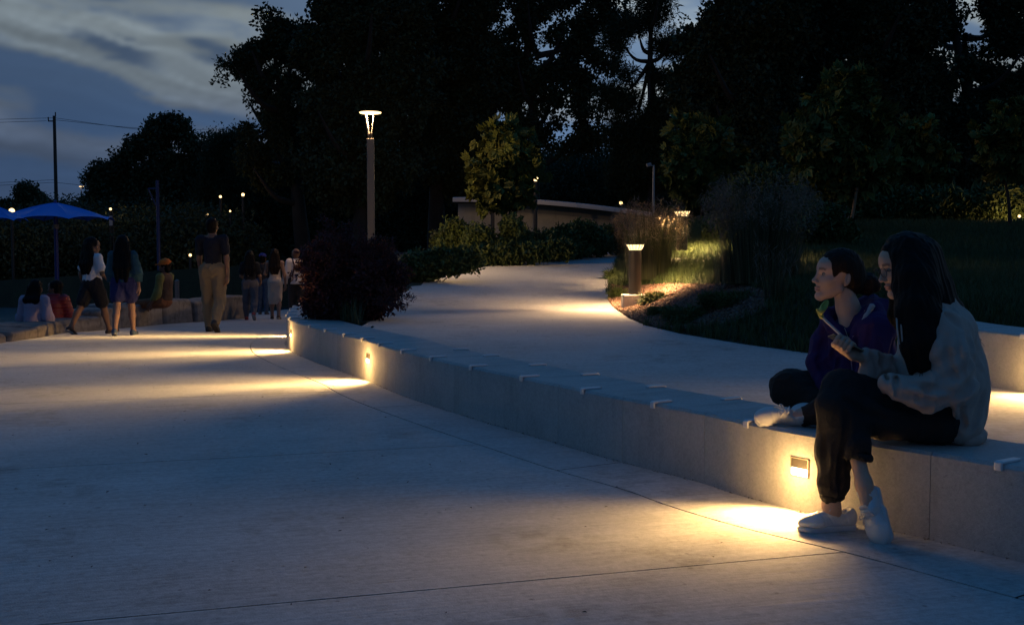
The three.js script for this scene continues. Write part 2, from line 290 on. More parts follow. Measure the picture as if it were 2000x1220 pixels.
// ---- metal skate stops on the edges of the seat wall
function stopGeo() { // local: z into the wall, y up, origin on the top front edge
  return merge([moved(new RoundedBoxGeometry(.034, .012, .125, 2, .004), 0, .006, .058), moved(new RoundedBoxGeometry(.034, .034, .012, 2, .004), 0, -.009, -.0065)]);
}
const stopShape = stopGeo();
const ordinal = ['first', 'second', 'third', 'fourth', 'fifth', 'sixth', 'seventh', 'eighth', 'ninth', 'tenth', 'eleventh', 'twelfth', 'thirteenth', 'fourteenth', 'fifteenth', 'sixteenth', 'seventeenth', 'eighteenth', 'nineteenth', 'twentieth'];
function skateStop(label, line, s, side, top, group) {
  const p = side > 0 ? line.off(s, .002) : line.off(s, -(WALL_W + .001)), t = line.tan(s), y = top(s), o = new THREE.Mesh(stopShape, steel);
  o.name = numbered('skate_stop'); o.position.set(p[0], y, -p[1]); o.castShadow = o.receiveShadow = true; scene.add(o);
  const inn = side > 0 ? [t[1], -t[0]] : [-t[1], t[0]]; o.rotation.y = Math.atan2(inn[0], -inn[1]);
  return tag(o, label, 'skate stop', group);
}
const seatTop = () => WALL_H;
const frontStops = [[1985, 900], [1490, 822], [1305, 785], [1168, 759], [1047, 735], [957, 714], [878, 697], [815, 684], [759, 671], [713, 661], [668, 653]].map(([x, y]) => { const p = hit(x, y, () => WALL_H); return seatLine.near(p.x, -p.z); });
const stopWords = ['silver metal edge stop nearest the camera on the right of the seated woman', 'silver metal edge stop partly under the white sneaker of the cross-legged woman', 'silver edge stop on the front rim just left of the sneaker', 'second silver front-rim stop left of the sneaker', 'third silver front-rim stop left of the sneaker', 'fourth silver front-rim stop left of the sneaker', 'fifth silver front-rim stop left of the sneaker', 'front-rim silver stop two to the right of the glowing middle wall lamp', 'front-rim silver stop next right of the glowing middle wall lamp', 'front-rim silver stop just above the glowing middle wall lamp', 'front-rim silver stop just left of the glowing middle wall lamp'];
frontStops.forEach((s, i) => skateStop(stopWords[i], seatLine, s, 1, seatTop));
for (let i = 0, s = Math.max(...frontStops) + .64; s < seatLine.L - .3; i++, s += .64) skateStop(ordinal[i] + ' small silver stop on the far rim, counting on from the glowing middle wall lamp', seatLine, s, 1, seatTop, 'far rim skate stops');
const backStops = [[1432, 780], [1290, 755], [1160, 732], [1065, 712], [975, 695], [912, 683]];
backStops.forEach(([x, y], i) => { const p = hit(x, y, () => WALL_H), s = seatLine.near(p.x, -p.z); skateStop(['back-rim silver stop nearest the cross-legged woman', 'second back-rim silver stop from the cross-legged woman', 'third back-rim silver stop from the cross-legged woman', 'fourth back-rim silver stop from the cross-legged woman', 'next to last silver stop on the back rim, toward the shrub', 'last silver stop on the back rim, closest to the shrub'][i], seatLine, s, -1, seatTop); });
{ const s = backLine.near(...(() => { const p = hit(1975, 656, (X, d) => walkY(d) + .385); return [p.x, -p.z]; })()); const q = backLine.off(s, .0), t = backLine.tan(s); const o = new THREE.Mesh(stopShape, steel); o.name = numbered('skate_stop'); o.position.set(q[0], walkY(q[1]) + .385, -q[1]); const inn = [-t[1], t[0]]; o.rotation.y = Math.atan2(inn[0], -inn[1]); scene.add(o); tag(o, 'silver stop on the rim of the lamp-lit wall behind the hoodie woman', 'skate stop'); }

// ---- recessed lamps in the walls
const frameMat = std(.3, .26, .2, .5, { metalness: .3 });
const hoodMat = std(.045, .038, .03, .6, { metalness: .2 });
function wallLamp(label, line, s, height, side, foot, power = 1, throwing = 1) { // box let into the wall face, hooded over a bright lens
  const p = line.off(s, side * .004), t = line.tan(s), out = [-t[1] * side, t[0] * side];
  const o = thing('wall_lamp', label, 'wall lamp', V(p[0], foot + height, -p[1]), 'recessed wall lamps'); delete o.userData.group;
  o.rotation.y = Math.atan2(out[0], -out[1]);
  const bar = (w, h, dd, x, y, z) => moved(new THREE.BoxGeometry(w, h, dd), x, y, z);
  part(o, 'frame', merge([bar(.104, .004, .010, 0, .041, 0), bar(.104, .004, .010, 0, -.041, 0), bar(.004, .0778, .010, -.05, 0, 0), bar(.004, .0778, .010, .05, 0, 0)]), frameMat);
  const hood = grid(1, 1, (i, j) => V(lerp(-.048, .048, i), lerp(-.002, .039, j), lerp(.004, .0005, j))); part(o, 'hood', hood, hoodMat);
  part(o, 'lens', new RoundedBoxGeometry(.092, .034, .008, 2, .003).translate(0, -.021, .002), lampGlow);
  const spill = new THREE.SpotLight(WARM, WALL_SPILL * power, 0, 1.08, 1, 2); spill.position.set(0, -.021, .02); spill.target.position.set(0, -.7, .85); spill.shadow.radius = 1.7; spill.castShadow = true; spill.name = 'spill'; o.add(spill, spill.target);
  const glow = new THREE.PointLight(WARM, WALL_GLOW * power, 0, 2); glow.position.set(0, -.02, .1); glow.shadow.radius = 2; glow.castShadow = true; glow.name = 'glow'; o.add(glow);
  const beam = new THREE.SpotLight(WARM, WALL_BEAM * throwing, 0, .34, 1, 2); beam.position.set(0, -.012, .03); beam.target.position.set(0, -.14, 1.6); beam.shadow.radius = 1.6; beam.castShadow = true; beam.name = 'beam'; o.add(beam, beam.target);
  return o;
}
{
  const lampS = (px, py, h) => { const p = hit(px, py, () => h); return seatLine.near(p.x, -p.z); };
  const sA = lampS(1562, 1001, 0), sB = lampS(721, 744, 0), sC = sB + 3.1;
  const L = (label, s, pw, th) => wallLamp(label, seatLine, s, .2, 1, seatFoot(s), pw, th);
  L('glowing rectangular wall lamp beside the seated woman\'s legs', sA, 1, .32);
  L('glowing wall lamp in the middle stretch of the seat wall', sB, 1.15, .95);
  L('wall lamp seen edge-on at the far bend of the seat wall', sC, 1.15, 1);
  L('wall lamp hidden round the far bend, lighting the plaza by the walkers', sC + 2.9, 1.2, 1.2);
  const q = onWalk(2045, 772), s2 = backLine.near(q[0], q[1]);
  wallLamp('wall lamp low in the wall behind the hoodie woman, at the picture edge', backLine, s2, .2, backLine.tan(s2)[0] > 0 ? -1 : 1, walkY(backLine.at(s2)[1]), .6, .3);
}

// ---- rough stone blocks along the water
{
  const stoneTex = texture(512, 512, (u, v) => { const n = .5 * tileNoise(u, v, 6, 9, 71) + .3 * tileNoise(u, v, 25, 20, 72) + .2 * tileNoise(u, v, 80, 70, 73), st = smooth(.55, .8, tileNoise(u, v, 12, 5, 74)), l = .1 + .17 * n - .05 * st; return [toSRGB(l), toSRGB(l * .88), toSRGB(l * .8)]; });
  const stoneMat = new THREE.MeshStandardMaterial({ map: stoneTex, bumpMap: stoneTex, bumpScale: .012, roughness: .9 });
  const pts = [[-90, 690], [0, 671], [65, 661], [130, 651], [200, 645], [270, 638], [335, 632], [400, 628], [440, 625], [483, 621.5]].map(([x, y]) => { const p = hit(x, y, plazaY); return [p.x, -p.z]; });
  const line = polyline(pts), R = rng(51), topPx = [[0, 655], [130, 638], [270, 606], [330, 600], [400, 592], [483, 585]];
  let s = 0, k = 0;
  const words = ['low', 'cracked', 'rounded', 'squared', 'pale', 'chipped', 'blocky', 'tall', 'upright'];
  while (s < line.L - .2) {
    const len = Math.min(line.L - s, .7 + R() * .75), m = line.at(s + len / 2), t = line.tan(s + len / 2), h = lerp(.13, .46, smooth(14, 22, m[1])) * (.9 + .2 * R()), dep = .55 + .25 * R();
    const g = new RoundedBoxGeometry(len - .03, h + .3, dep, 9, .06), p = g.attributes.position, sd = k * 13.7;
    for (let i = 0; i < p.count; i++) { const x = p.getX(i), y = p.getY(i), z = p.getZ(i), n = fbm(x * 3 + sd, y * 4, z * 3, 3) - .5, n2 = noise(x * 11 + sd, y * 11, z * 11) - .5; p.setXYZ(i, x + .08 * n2, y + (y > 0 ? .1 * n + .03 * n2 : 0), z + .16 * n + .06 * n2); }
    g.translate(0, h / 2 - .15, 0); g.computeVertexNormals();
    const o = new THREE.Mesh(g, stoneMat); o.name = numbered('stone_block'); o.castShadow = o.receiveShadow = true;
    const q = line.off(s + len / 2, dep / 2 + .02); o.position.set(q[0], plazaY(q[0], q[1]), -q[1]); o.rotation.y = Math.atan2(t[1], t[0]); scene.add(o);
    tag(o, ordinal[k] + ' rough stone block of the row along the water, counted from the left end', 'stone', 'stone blocks along the water');
    s += len; k++;
  }
}

// ================================================================ TREES, SHRUBS, GRASS
function leafGeo(n, spread, len, wid, seed, droop = .2) { // a spray of n folded leaves inside a ball
  const R = rng(seed), pos = [], nor = [];
  const q = new THREE.Quaternion(), e = new THREE.Euler();
  for (let i = 0; i < n; i++) {
    const c = V(R() * 2 - 1, R() * 2 - 1, R() * 2 - 1); if (c.length() > 1) { i--; continue; } c.multiplyScalar(spread);
    e.set((R() - .5) * 2.6 - droop, R() * 6.28, (R() - .5) * 2.2); q.setFromEuler(e);
    const l = len * (.7 + .6 * R()), w = wid * (.7 + .6 * R());
    const k = [V(0, 0, 0), V(-w / 2, w * .22, l * .45), V(0, 0, l), V(w / 2, w * .22, l * .45)].map((v) => v.applyQuaternion(q).add(c));
    for (const [a, b, d] of [[0, 1, 2], [0, 2, 3]]) { const m = k[b].clone().sub(k[a]).cross(k[d].clone().sub(k[a])).normalize(); for (const v of [k[a], k[b], k[d]]) { pos.push(v.x, v.y, v.z); nor.push(m.x, m.y, m.z); } }
  }
  const g = new THREE.BufferGeometry(); g.setAttribute('position', new THREE.Float32BufferAttribute(pos, 3)); g.setAttribute('normal', new THREE.Float32BufferAttribute(nor, 3)); return g;
}
function palmLeafGeo(seed, size = 1) { // a big-leafed spray: five broad fingers hanging from one stalk
  const R = rng(seed), list = [];
  for (let k = 0; k < 4; k++) {
    const turn = R() * 6.28, c = V((R() - .5) * .3, (R() - .5) * .25, (R() - .5) * .3).multiplyScalar(size);
    for (let f = -2; f <= 2; f++) { const l = size * .2 * (1 - .13 * Math.abs(f)) * (.85 + .3 * R()), w = l * .62, a = turn + f * .62, dip = -.35 - .25 * R();
      const dir = V(Math.cos(a) * Math.cos(dip), Math.sin(dip), Math.sin(a) * Math.cos(dip)), side = V(-Math.sin(a), 0, Math.cos(a));
      const mid = c.clone().addScaledVector(dir, l * .58), tip = c.clone().addScaledVector(dir, l).add(V(0, -.03 * size, 0)), up = V(0, .02 * size, 0);
      const A = mid.clone().addScaledVector(side, w / 2).add(up), B = mid.clone().addScaledVector(side, -w / 2).add(up);
      list.push(c, A, tip, c, tip, B); }
  }
  const g = new THREE.BufferGeometry().setFromPoints(list); g.computeVertexNormals(); return g;
}
const leafMat = (r, g, b, extra = {}) => std(r, g, b, .75, { side: THREE.DoubleSide, ...extra });
const barkTex = texture(256, 256, (u, v) => { const n = .6 * tileNoise(u, v, 20, 5, 81) + .4 * tileNoise(u, v, 60, 20, 82), l = .6 + .8 * n; return [toSRGB(.05 * l), toSRGB(.042 * l), toSRGB(.034 * l)]; });
const bark = new THREE.MeshStandardMaterial({ map: barkTex, roughness: .95, bumpMap: barkTex, bumpScale: .02 });
const tint = new THREE.Color(), qq = new THREE.Quaternion(), ee = new THREE.Euler(), mm = new THREE.Matrix4();
function scatter(parent, name, geo, mat, spots, size, seed, vary = .5, upright = false) { // spots: world points relative to parent
  const R = rng(seed), m = new THREE.InstancedMesh(geo, mat, spots.length); m.name = name; m.castShadow = m.receiveShadow = true; m.userData.kind = 'stuff';
  spots.forEach((p, i) => { ee.set(upright ? (R() - .5) * .5 : R() * 6.28, R() * 6.28, upright ? (R() - .5) * .5 : R() * 6.28); qq.setFromEuler(ee); const s = size * (.65 + .7 * R()); m.setMatrixAt(i, mm.compose(p, qq, V(s, s, s))); const k = 1 - vary / 2 + vary * R(); m.setColorAt(i, tint.setRGB(k * (.9 + .2 * R()), k, k * (.85 + .3 * R()))); });
  parent.add(m); return m;
}
// blobs: [pixel x, pixel y, half width px, half height px, count]; shell: how hollow; gap: share of clumps thinned out
function crownSpots(blobs, d, base, R, { shell = .45, gap = .4, freq = 1, thick = 1, below = -9, holes = [] } = {}) {
  const out = [];
  for (const [px, py, rx, ry, n] of blobs) {
    const c = P(px, py, d), s = scaleAt(d), a = rx / s, b = ry / s;
    for (let i = 0, tries = 0; i < n && tries < n * 12; tries++) {
      const v = V(R() * 2 - 1, R() * 2 - 1, R() * 2 - 1).multiplyScalar(1.25), l = v.length(); if (l > .62 + .8 * fbm(v.x / l * 2.2 + px * .1, v.y / l * 2.2 + py * .1, v.z / l * 2.2, 2) ** 1.3 || l < shell * R()) continue;
      const w = V(c.x + v.x * a, c.y + v.y * b, c.z + v.z * Math.min(a, b * 1.3) * thick);
      if (gap && fbm(w.x * freq + 31, w.y * freq * 1.3 + 7, w.z * freq, 3) < gap) continue;
      if (w.y < below || holes.some(([hx, hy, hr]) => Math.hypot(w.x / -w.z * d - P(hx, hy, d).x, (w.y - EYE) / -w.z * d + EYE - P(hx, hy, d).y) < hr / s)) continue;
      out.push(w.sub(base)); i++;
    }
  }
  return out;
}
function trunkGeo(base, blobs, d, r, R, fork = .45) {
  const list = [], top = blobs.reduce((a, b) => (b[1] < a[1] ? b : a)), T = P(top[0], top[1], d).sub(base);
  const mid = V(T.x * .3 + (R() - .5) * .3, T.y * fork, (R() - .5) * .3);
  list.push(tube([V(0, -.3, 0), mid.clone().multiplyScalar(.5).add(V((R() - .5) * r, 0, 0)), mid, T.clone().lerp(mid, .45).add(V((R() - .5) * r * 3, 0, 0)), T], r, r * .12, 14, 7));
  for (const b of blobs) { if (b === top) continue; const E = P(b[0], b[1], d).sub(base), st = mid.clone().lerp(T, clamp((E.y - mid.y) / (T.y - mid.y + .01) - .25, -.3, .6)); E.z += (R() - .5) * 2 * r * 6; list.push(tube([st, st.clone().lerp(E, .5).add(V(0, -r * 1.2, 0)), E], r * .42, r * .08, 8, 5)); }
  return merge(list);
}
function tree(name, label, d, basePx, blobs, o = {}) {
  const R = rng(o.seed ?? 1), s = scaleAt(d), baseY = o.baseY ?? earthY(P(basePx, 478, d).x, d), b = P(basePx, 478, d); b.y = baseY;
  const t = thing(name, label, o.category ?? 'tree', b, o.group);
  part(t, 'trunk', trunkGeo(b, blobs, d, o.r ?? .22, R, o.fork), o.bark ?? bark);
  scatter(t, 'crown', o.leaf, o.mat, crownSpots(blobs, d, b, R, o), o.size ?? 1, (o.seed ?? 1) + 77, o.vary);
  return t;
}
const farLeaf = leafGeo(34, .42, .2, .12, 3), midLeaf = leafGeo(30, .3, .13, .085, 4), pineLeaf = leafGeo(46, .34, .2, .035, 5), maple = palmLeafGeo(6, 1), shrubLeaf = leafGeo(26, .12, .07, .034, 7), redLeaf = leafGeo(24, .085, .052, .03, 8), wildLeaf = leafGeo(300, 1.2, .13, .075, 9);
const green = leafMat(.042, .058, .02), dark1 = green, dark2 = green, blackish = green, young = leafMat(.1, .12, .02), hedgeMat = leafMat(.07, .1, .022), redMat = leafMat(.085, .02, .02), weedMat = hedgeMat;

// tall trees behind, left to right
tree('broadleaf_tree', 'low round broadleaf tree across the water, highest of the left group', 60, 325, [[335, 262, 46, 34, 172], [290, 315, 62, 42, 220], [370, 310, 52, 44, 220], [325, 375, 95, 60, 420], [392, 365, 34, 60, 172], [260, 345, 36, 30, 84]], { seed: 11, leaf: farLeaf, mat: dark1, size: 1.05, gap: .52, freq: 1.3, thick: .5, baseY: -.6, r: .25, shell: .3 });
tree('broadleaf_tree', 'small broadleaf tree at the left foot of the round tree across the water', 60, 208, [[198, 345, 34, 26, 91], [215, 385, 52, 36, 210], [180, 395, 22, 18, 49], [236, 330, 18, 16, 35]], { seed: 12, leaf: farLeaf, mat: dark1, size: .9, gap: .5, freq: 1.5, thick: .5, baseY: -.6, r: .14, shell: .3 });
tree('broadleaf_tree', 'very small distant tree left of the wooden utility pole', 110, 50, [[50, 378, 20, 17, 120], [62, 395, 28, 18, 120], [15, 405, 26, 14, 90], [85, 408, 22, 12, 80]], { seed: 13, leaf: farLeaf, mat: dark2, size: 1.3, gap: .3, baseY: -.4, r: .2, shell: .2 });
tree('willow_tree', 'slender feathery tree between the round tree and the big tree', 56, 420, [[425, 330, 28, 60, 260], [450, 290, 26, 40, 150], [408, 390, 30, 50, 220], [452, 370, 30, 60, 300]], { seed: 14, leaf: pineLeaf, mat: dark1, size: 1.05, gap: .42, freq: 1, baseY: -.5, r: .16, shell: .2 });
tree('broadleaf_tree', 'big spreading tree whose left branches stand against the open sky', 46, 600, [[528, 50, 34, 38, 163], [560, 95, 58, 50, 316], [500, 105, 34, 34, 99], [486, 150, 58, 40, 228], [540, 175, 72, 54, 396], [600, 150, 56, 80, 347], [478, 195, 46, 30, 128], [520, 255, 56, 56, 316], [590, 280, 70, 90, 496], [470, 255, 28, 24, 54], [505, 330, 54, 44, 228]], { seed: 15, leaf: midLeaf, mat: dark1, size: 1.05, gap: .56, freq: 1.7, thick: .35, r: .4, shell: .25, baseY: -.3 });
tree('broadleaf_tree', 'tall tree rising out of the picture just right of the big spreading tree', 43, 700, [[672, 40, 62, 60, 471], [640, 110, 66, 70, 508], [740, 50, 90, 110, 930], [690, 190, 84, 90, 806], [760, 200, 80, 110, 806], [640, 230, 50, 80, 347], [720, -120, 120, 120, 558], [700, 320, 110, 90, 682]], { seed: 16, leaf: midLeaf, mat: dark2, size: 1.2, gap: .5, freq: 1.4, thick: .6, r: .42, shell: .2 });
tree('broadleaf_tree', 'dense black tree behind the lit street lamp', 47, 850, [[850, 40, 80, 100, 1125], [910, -20, 70, 110, 675], [840, 180, 90, 110, 1200], [930, 140, 60, 110, 825], [880, 290, 100, 80, 900], [860, -150, 120, 100, 525]], { seed: 17, leaf: midLeaf, mat: dark2, size: 1.25, gap: .5, freq: 1.4, thick: .6, r: .4, shell: .15 });
tree('broadleaf_tree', 'tall open tree with pale sky showing through, above the lit young tree', 48, 1040, [[1030, 20, 70, 80, 308], [1100, 60, 64, 90, 308], [1010, 130, 50, 70, 231], [1085, 170, 66, 70, 264], [1150, 120, 50, 80, 181], [1040, 240, 80, 60, 341], [1130, 250, 70, 60, 286], [1050, -90, 110, 80, 220], [1180, 30, 44, 60, 121]], { seed: 18, leaf: midLeaf, mat: dark1, size: 1.1, gap: .565, freq: 1.7, thick: .4, r: .36, shell: .15 });
tree('pine_tree', 'thin tall conifer with a straight bare trunk against the brightest sky', 45, 1277, [[1277, 10, 34, 40, 80], [1250, 60, 44, 26, 74], [1306, 80, 40, 24, 68], [1240, 135, 44, 24, 80], [1310, 150, 40, 26, 80], [1262, 205, 50, 26, 105], [1300, 250, 54, 34, 161], [1230, 260, 50, 40, 148], [1275, -110, 40, 70, 74], [1200, 190, 36, 30, 80], [1215, 80, 34, 30, 68], [1270, 330, 90, 50, 372]], { seed: 19, leaf: pineLeaf, mat: dark2, size: 1.05, gap: .52, freq: 1.4, thick: .4, r: .24, fork: .7, shell: .1 });
tree('broadleaf_tree', 'dense dark tree filling the sky above the paler young tree on the lawn', 40, 1450, [[1400, 90, 70, 90, 909], [1480, 40, 110, 120, 1610], [1450, 180, 110, 100, 1470], [1380, 220, 60, 90, 630], [1440, 320, 110, 90, 1050], [1500, -110, 150, 100, 700], [1362, 130, 40, 60, 230]], { seed: 20, leaf: midLeaf, mat: dark2, size: 1.25, gap: .5, freq: 1.4, thick: .6, r: .45, shell: .15 });
tree('broadleaf_tree', 'dense dark tree behind the seated women', 42, 1680, [[1620, 30, 90, 110, 1350], [1720, 50, 100, 120, 1650], [1670, 190, 120, 110, 1725], [1780, 180, 70, 100, 900], [1640, 320, 120, 90, 1200], [1690, -120, 150, 100, 675]], { seed: 21, leaf: midLeaf, mat: dark2, size: 1.25, gap: .5, freq: 1.4, thick: .6, r: .45, shell: .15 });
tree('broadleaf_tree', 'dark tree at the right edge with bright chinks of sky', 44, 1900, [[1900, 60, 60, 70, 308], [1960, 110, 60, 90, 396], [1850, 160, 60, 80, 385], [1930, 230, 90, 80, 660], [1860, 310, 90, 80, 660], [2010, 0, 90, 100, 385], [1850, 20, 40, 80, 198], [1960, 330, 80, 80, 495], [1870, -90, 100, 60, 220]], { seed: 22, leaf: midLeaf, mat: dark2, size: 1.15, gap: .55, freq: 1.3, thick: .35, r: .4, shell: .15 });

// the wood behind them, one black mass
{
  const R = rng(90), spots = [];
  for (let i = 0; i < 4200; i++) { const px = 400 + R() * 1750, d = 58 + R() * 16, top = 300 + 60 * (noise(px * .012) - .5) - (px > 1350 ? 60 : 0), b = P(px, lerp(500, top, Math.pow(R(), .8)), d); spots.push(b); }
  for (let i = 0; i < 1500; i++) { const px = -300 + R() * 760, d = 46 + R() * 9, top = 470 + 30 * (noise(px * .02) - .5), b = P(px, lerp(545, top, R()), d); spots.push(b); }
  for (let i = 0; i < 900; i++) { const px = -250 + R() * 720, d = 43 + R() * 4; spots.push(P(px, lerp(540, 480, R()), d)); }
  for (let i = 0; i < 700; i++) { const px = 90 + R() * 400, d = 58 + R() * 8; spots.push(P(px, lerp(540, 425, R()), d)); }
  const m = scatter(scene, 'distant_woods', wildLeaf, blackish, spots, 1.15, 91); tag(m, 'black mass of woodland closing the view behind the trees', 'woods', null, 'stuff');
}
// young trees on the lawn
tree('young_tree', 'young big-leafed tree lit yellow on its left side before the pavilion', 27, 992, [[990, 268, 40, 26, 55], [1000, 300, 60, 36, 100], [965, 325, 48, 30, 80], [1022, 335, 42, 36, 75], [980, 365, 60, 34, 95], [950, 352, 32, 20, 40], [1010, 388, 36, 24, 45], [960, 395, 24, 16, 24]], { seed: 31, holes: [[962, 329, 11], [1046, 348, 12]], leaf: maple, mat: young, size: .95, gap: 0, r: .045, shell: .6 });
tree('young_tree', 'young big-leafed tree in the middle of the lawn, held by stakes', 21.5, 1620, [[1655, 165, 48, 24, 55], [1640, 205, 66, 34, 90], [1690, 225, 44, 34, 70], [1610, 262, 52, 34, 80], [1660, 280, 66, 40, 100], [1600, 320, 46, 26, 60], [1690, 325, 44, 30, 65], [1640, 350, 70, 30, 90], [1610, 290, 60, 40, 80], [1565, 282, 20, 12, 16]], { seed: 32, leaf: maple, mat: young, size: .95, gap: 0, r: .05, shell: .6 });
tree('young_tree', 'dim young tree between the floodlight post and the tall grasses', 26, 1372, [[1350, 262, 44, 26, 60], [1390, 280, 46, 34, 80], [1345, 320, 50, 40, 95], [1410, 325, 40, 34, 75], [1370, 365, 60, 36, 110]], { seed: 33, leaf: maple, mat: young, size: .95, gap: 0, r: .045, shell: .6 });
tree('young_tree', 'dim young tree just right of the staked tree', 27, 1788, [[1790, 262, 40, 26, 55], [1810, 290, 44, 26, 60], [1775, 325, 46, 30, 70], [1815, 340, 34, 26, 45]], { seed: 34, leaf: maple, mat: young, size: .95, gap: 0, r: .04, shell: .6 });
tree('young_tree', 'young tree cut by the right edge of the picture', 23, 1975, [[1985, 225, 40, 26, 50], [1968, 265, 44, 34, 70], [2010, 290, 44, 40, 80], [1960, 310, 36, 24, 45]], { seed: 35, leaf: maple, mat: young, size: .95, gap: 0, r: .045, shell: .6 });
for (const [x0, y0, x1, y1, d, w] of [[1658, 448, 1676, 358, 21.2, 'right leaning wooden stake of the staked young tree'], [1632, 432, 1622, 362, 21.8, 'left wooden stake of the staked young tree']]) {
  const a = P(x0, y0, d), b = P(x1, y1, d); a.y = Math.min(a.y, earthY(a.x, d) + .02); const o = thing('tree_stake', w, 'stake', a); part(o, 'pole', tube([V(0, -.1, 0), b.clone().sub(a)], .032, .03, 2, 8), std(.3, .2, .12, .8)); part(o, 'tie', new THREE.TorusGeometry(.04, .008, 6, 12).rotateX(Math.PI / 2).translate((b.x - a.x) * .85, (b.y - a.y) * .85, 0), darkMetal);
}

// shrubs: d, [px, py, rx, ry, n]...
function shrub(name, label, d, basePx, blobs, mat, o = {}) {
  const R = rng(o.seed ?? 5), b = P(basePx, 478, d); b.y = o.baseY ?? earthY(b.x, d);
  const t = thing(name, label, 'shrub', b, o.group);
  for (const k of blobs) { const E = P(k[0], k[1], d).sub(b); part(t, 'stem', tube([V((R() - .5) * .1, -.05, 0), E.clone().multiplyScalar(.5).add(V((R() - .5) * .1, 0, (R() - .5) * .1)), E], .012, .004, 5, 5), bark); }
  scatter(t, 'foliage', o.leaf ?? shrubLeaf, mat, crownSpots(blobs, d, b, R, { gap: .3, freq: 4, shell: .3, ...o }), o.size ?? 1, (o.seed ?? 5) + 3, .6, false);
  return t;
}
shrub('red_shrub', 'dark red-leaved shrub growing behind the bend of the seat wall', 12.9, 690, [[690, 535, 62, 50, 420], [650, 560, 46, 50, 330], [722, 565, 56, 48, 360], [660, 495, 36, 28, 130], [738, 515, 40, 32, 160], [630, 520, 36, 42, 260], [690, 610, 44, 28, 320], [640, 600, 42, 26, 260], [770, 548, 26, 18, 90], [652, 465, 20, 14, 26]], redMat, { leaf: redLeaf, seed: 41, gap: .46, freq: 4.5, baseY: .36 });
{ // long loose sprays of the red shrub, thrust out past its outline
  const t = scene.getObjectByName('red_shrub'), R = rng(42), spots = [], runs = [[[[740, 560], [780, 576], [803, 582]], 12.4], [[[735, 590], [765, 592], [795, 599]], 12.3], [[[665, 470], [645, 440], [628, 428]], 12.8]];
  for (let i = 0; i < 24; i++) { const a = -Math.PI * (.02 + .96 * i / 23), rx = 92 + 22 * R(), ry = 82 + 30 * R(), c = [690 + 14 * (R() - .5), 540]; runs.push([[[c[0] + Math.cos(a) * rx * .45, c[1] + Math.sin(a) * ry * .45], [c[0] + Math.cos(a + .08) * rx * .8, c[1] + Math.sin(a + .08) * ry * .8], [c[0] + Math.cos(a) * rx * 1.02 + 8 * (R() - .5), c[1] + Math.sin(a) * ry * 1.02 + 10 * R()]], 12.4 + R() * .8]); }
  for (const [pts, d] of runs) {
    const w = pts.map(([x, y]) => P(x, y, d).sub(t.position)); part(t, 'spray_stem', tube(w, .006, .003, 8, 5), bark); const c = new THREE.CatmullRomCurve3(w);
    for (let i = 0; i < 13; i++) spots.push(c.getPointAt(i / 12).add(V((R() - .5) * .05, (R() - .5) * .05, (R() - .5) * .05)));
  }
  scatter(t, 'spray_foliage', redLeaf, redMat, spots, .55, 43);
}
const rowWords = ['ragged golden shrub at the left end of the shrubs below the pavilion', 'first rounded green shrub below the pavilion, right of the golden one', 'tallest upright shrub below the lit young tree', 'low spreading shrub right of the upright one', 'rounded shrub below the middle of the pavilion', 'shrub below the right half of the pavilion', 'last shrub of the row, next to the lit bollard'];
[[22.5, 880, [[868, 470, 26, 22, 90], [885, 448, 22, 16, 50], [905, 470, 22, 26, 90], [880, 490, 34, 18, 100]], 51], [22, 945, [[940, 465, 26, 24, 120], [955, 485, 34, 22, 150], [925, 490, 28, 18, 100]], 52], [22, 1002, [[1000, 450, 18, 24, 90], [1005, 480, 32, 30, 190], [985, 490, 26, 20, 100]], 53], [22.5, 1062, [[1060, 475, 26, 22, 110], [1080, 485, 30, 18, 110]], 54], [23, 1100, [[1100, 470, 24, 22, 110], [1110, 488, 34, 14, 110]], 55], [23.5, 1150, [[1140, 458, 26, 24, 120], [1165, 470, 28, 22, 120], [1150, 484, 44, 12, 120]], 56], [24, 1200, [[1200, 462, 26, 22, 110], [1215, 478, 26, 14, 90]], 57]].forEach(([d, b, bl, sd, m], i) => shrub('shrub', rowWords[i], d, b, bl.map((k) => [k[0], k[1], k[2], k[3], Math.round(k[4] * 1.5)]), m ?? hedgeMat, { seed: sd, size: .95, gap: .36 }));
shrub('hedge_shrub', 'low green hedge edging the raised walk next to the red shrub', 18.6, 850, [[825, 520, 34, 20, 260], [868, 512, 36, 18, 280], [800, 530, 22, 18, 130], [905, 508, 26, 14, 160]], hedgeMat, { seed: 58, size: 1, gap: .2 });
shrub('hedge_shrub', 'low green hedge continuing along the raised walk below the row of shrubs', 21.6, 980, [[940, 502, 34, 14, 190], [990, 496, 36, 11, 190], [1040, 492, 34, 9, 160], [1090, 487, 30, 8, 120]], hedgeMat, { seed: 59, size: 1.1, gap: .2 });
shrub('dark_shrub', 'dark rounded shrub behind the two seated women, left of the staked tree', 19, 1590, [[1590, 440, 52, 44, 500], [1560, 470, 40, 40, 300], [1625, 465, 40, 34, 300]], hedgeMat, { seed: 59, size: 1.25 });
shrub('dark_shrub', 'shrub with loose shoots above the right tall grass', 25, 1490, [[1490, 355, 38, 30, 160], [1460, 375, 34, 24, 120], [1520, 370, 34, 34, 160]], hedgeMat, { seed: 60, size: 1.5 });
shrub('lit_shrub', 'small shrub with yellow-lit leaves between the two tall grasses', 19.5, 1396, [[1396, 450, 13, 22, 50], [1404, 480, 14, 24, 50], [1390, 500, 16, 22, 40]], hedgeMat, { seed: 61, size: 1.1 });
